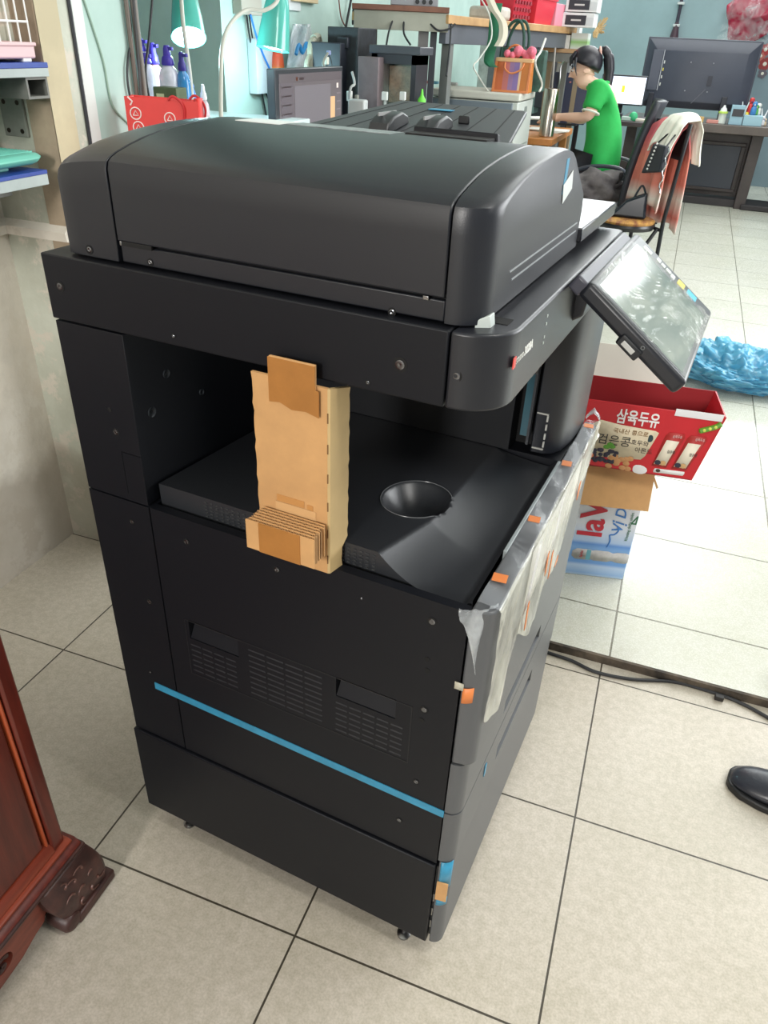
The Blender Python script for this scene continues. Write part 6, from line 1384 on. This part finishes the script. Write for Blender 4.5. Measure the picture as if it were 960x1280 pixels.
G().lathe((q.x, 7.78, TD), [(.034, 0), (.038, .006), (.034, .06), (.036, .08), (.034, .09)], 14).out('bottle_body', C(206, 212, 206, .4), bo); G().lathe((q.x, 7.78, TD), [(.042, .088), (.042, .102), (.03, .106)], 14).out('green_ring', C(190, 220, 100, .4), bo); G().lathe((q.x, 7.78, TD), [(.032, .104), (.026, .125), (.012, .14), (.008, .155)], 14).out('cap', C(226, 228, 226, .4), bo)
qa, qb, qc = on('y', 7.80, 911, 150), on('y', 7.80, 928, 150), on('y', 7.80, 953, 150)
pb = thing('pale_blue_box', 'pale blue box with dark window on the dark desk', 'box', (qa.x, 7.8, TD)); G().box(qa.x, qb.x, 7.78, 7.88, TD, TD+.16).out('box_body', C(150, 184, 200, .5), pb, bevel=.003); G().box(qa.x+.015, qb.x-.004, 7.776, 7.782, TD+.07, TD+.13).out('dark_window', C(62, 60, 66, .4), pb)
tag(G().box(qb.x+.006, qc.x, 7.78, 7.90, TD, TD+.085).out('low_blue_box', C(156, 192, 206, .5), None, bevel=.003), 'lower pale blue box right of the one with the dark window', 'box')
rr = random.Random(21); cols = [(226, 230, 228), (232, 206, 70), (206, 60, 60), (70, 130, 190), (80, 160, 80), (228, 228, 222), (50, 60, 90), (226, 226, 230), (210, 190, 160)]
labs = ['white', 'yellow', 'red', 'blue', 'green', 'cream', 'navy', 'pale', 'tan']
for k in range(9):
    u = 930+3.6*k+rr.uniform(-1, 1); q = on('y', 7.86+.02*(k % 3), u, 140); zb = TD+.0865 if qb.x+.03 < q.x < qc.x-.03 else TD
    o = thing('figurine', ['white rabbit-eared ornament', 'round yellow ornament', 'small red ornament', 'small blue ornament', 'green plant ornament', 'cream upright ornament', 'navy ornament', 'pale large ornament', 'tan ornament'][k]+' among the knick-knacks at the desk end', 'ornament', (q.x, q.y, zb), 0, 'knick-knacks at the desk end')
    h = rr.uniform(.06, .16); g = G(); g.lathe((q.x, q.y, zb), [(.022, 0), (.028, .01), (.024, h*.5), (.016, h*.62), (.024, h*.78), (.018, h*.95), (.003, h)], 10); g.out('body', C(*cols[k], .4), o)
    if k in (0, 7): 
        for s in (-.012, .012): G().tube([(q.x+s, q.y, zb+h*.9), (q.x+s*2.4, q.y, zb+h+.06)], [.008, .004], 6).out('ear', C(*cols[k], .4), o)
    else: G().ball((q.x, q.y-.016, zb+h*.75), .009, 8, 6).out('face_patch', C(*cols[(k+4) % 9], .4), o)
for u0, u1, h, c, lab in ((852, 866, .03, (186, 200, 180), 'pale green notepad at the foot of the television'), (868, 880, .05, (206, 170, 110), 'small amber bottle group at the foot of the television'), (884, 899, .03, (206, 140, 130), 'pink packet between the television and the white bottle'), (838, 850, .02, (210, 212, 208), 'white cable bundle on the desk under the television')):
    A, B = on('y', 7.76, u0, 148), on('y', 7.76, u1, 148); tag(G().box(A.x, B.x, 7.75, 7.80, TD, TD+h).out(lab.split()[1]+'_item' if False else 'desk_item', C(*c, .5), None, bevel=.004), lab, 'desk item')
# things on the back wall
q = on('y', 9.53, 852, 0)
po = thing('wall_tube', 'dark vertical tube with pale clips on the back wall behind the television', 'tube', (q.x, 9.54, 1.0))
G().tube([(q.x, 9.565, 1.2), (q.x, 9.565, 2.6)], .018, 10).out('tube', C(54, 50, 66, .5), po); G().tube([(q.x-.0, 9.555, 1.2), (q.x, 9.555, 1.45), (q.x, 9.56, 1.58)], [.045, .045, .02], 10).out('tube_handle', C(70, 48, 60, .5), po)
for v in (4, 32): G().box(q.x-.035, q.x+.035, 9.535, 9.598, on('y', 9.54, 852, v).z-.012, on('y', 9.54, 852, v).z+.012).out('clip', C(206, 210, 210, .4), po, bevel=.003)
q = on('y', 9.45, 938, 24)
g = G(); bmesh.ops.create_icosphere(g.b, subdivisions=5, radius=1)
for v in g.b.verts:
    p = v.co.copy(); a = math.atan2(p.z, p.x); r = 1+.12*sin(3*a+.6)+.05*sin(7*a)+.10*mn.fractal(p*2.5, .8, 2, 4); v.co = Vector((q.x+p.x*.245*r, q.y+p.y*.09*r, q.z+p.z*.245*r))
fb = tag(g.out('foil_balloon', mat('red_foil', (176, 44, 70), .22, c2=(140, 30, 56), vscale=5), None, sharp=80), 'plain red foil balloon in clear wrapping fixed to the back wall', 'balloon')
g = G(); g.grid(lambda i, j: Vector((q.x-.30+.60*i*(.6+.4*(1-j))+.1*j, q.y-.10-.03*sin(i*9)*cos(j*7), q.z-.26+.58*j)), 14, 14); g.out('clear_wrapping', film_mat('balloon_wrap', (220, 230, 232), .12, .1, .8, 9), fb, sharp=180)
G().box(q.x-.02, q.x+.02, q.y+.05, 9.599, q.z-.02, q.z+.02).out('wall_hook', m_cab, fb)
for k, (u, v, s, c, lab) in enumerate(((957, 62, .055, (176, 60, 60), 'upper red flower decal'), (951, 70, .045, (190, 110, 100), 'rose flower decal left of the stem'), (956, 80, .06, (150, 56, 56), 'lower red flower decal'), (953, 92, .045, (96, 90, 100), 'grey flower decal at the bottom'))):
    q = on('y', 9.59, u, v); o = thing('flower_decal', lab+' on the back wall under the balloon', 'wall decal', q, 0, 'flower decals on the back wall')
    for i in range(5): G().lathe((q.x+s*.6*cos(i*1.257), 9.595, q.z+s*.6*sin(i*1.257)), [(s*.5, 0), (s*.5, -.003), (.001, -.004)], 10, ax='y').out('petal', C(*c, .6), o)
    G().lathe((q.x, 9.592, q.z), [(s*.35, 0), (s*.3, -.004), (.001, -.005)], 10, ax='y').out('flower_centre', C(226, 220, 206, .6), o)
q = on('z', ZF, 940, 262)
tag(G().box(q.x-.12, q.x+.5, q.y-.1, q.y+.3, ZF, ZF+.05).out('dark_mat', C(60, 56, 58, .7, var=.2), None, bevel=.01), 'dark folded mat on the floor right of the dark desk leg', 'mat')
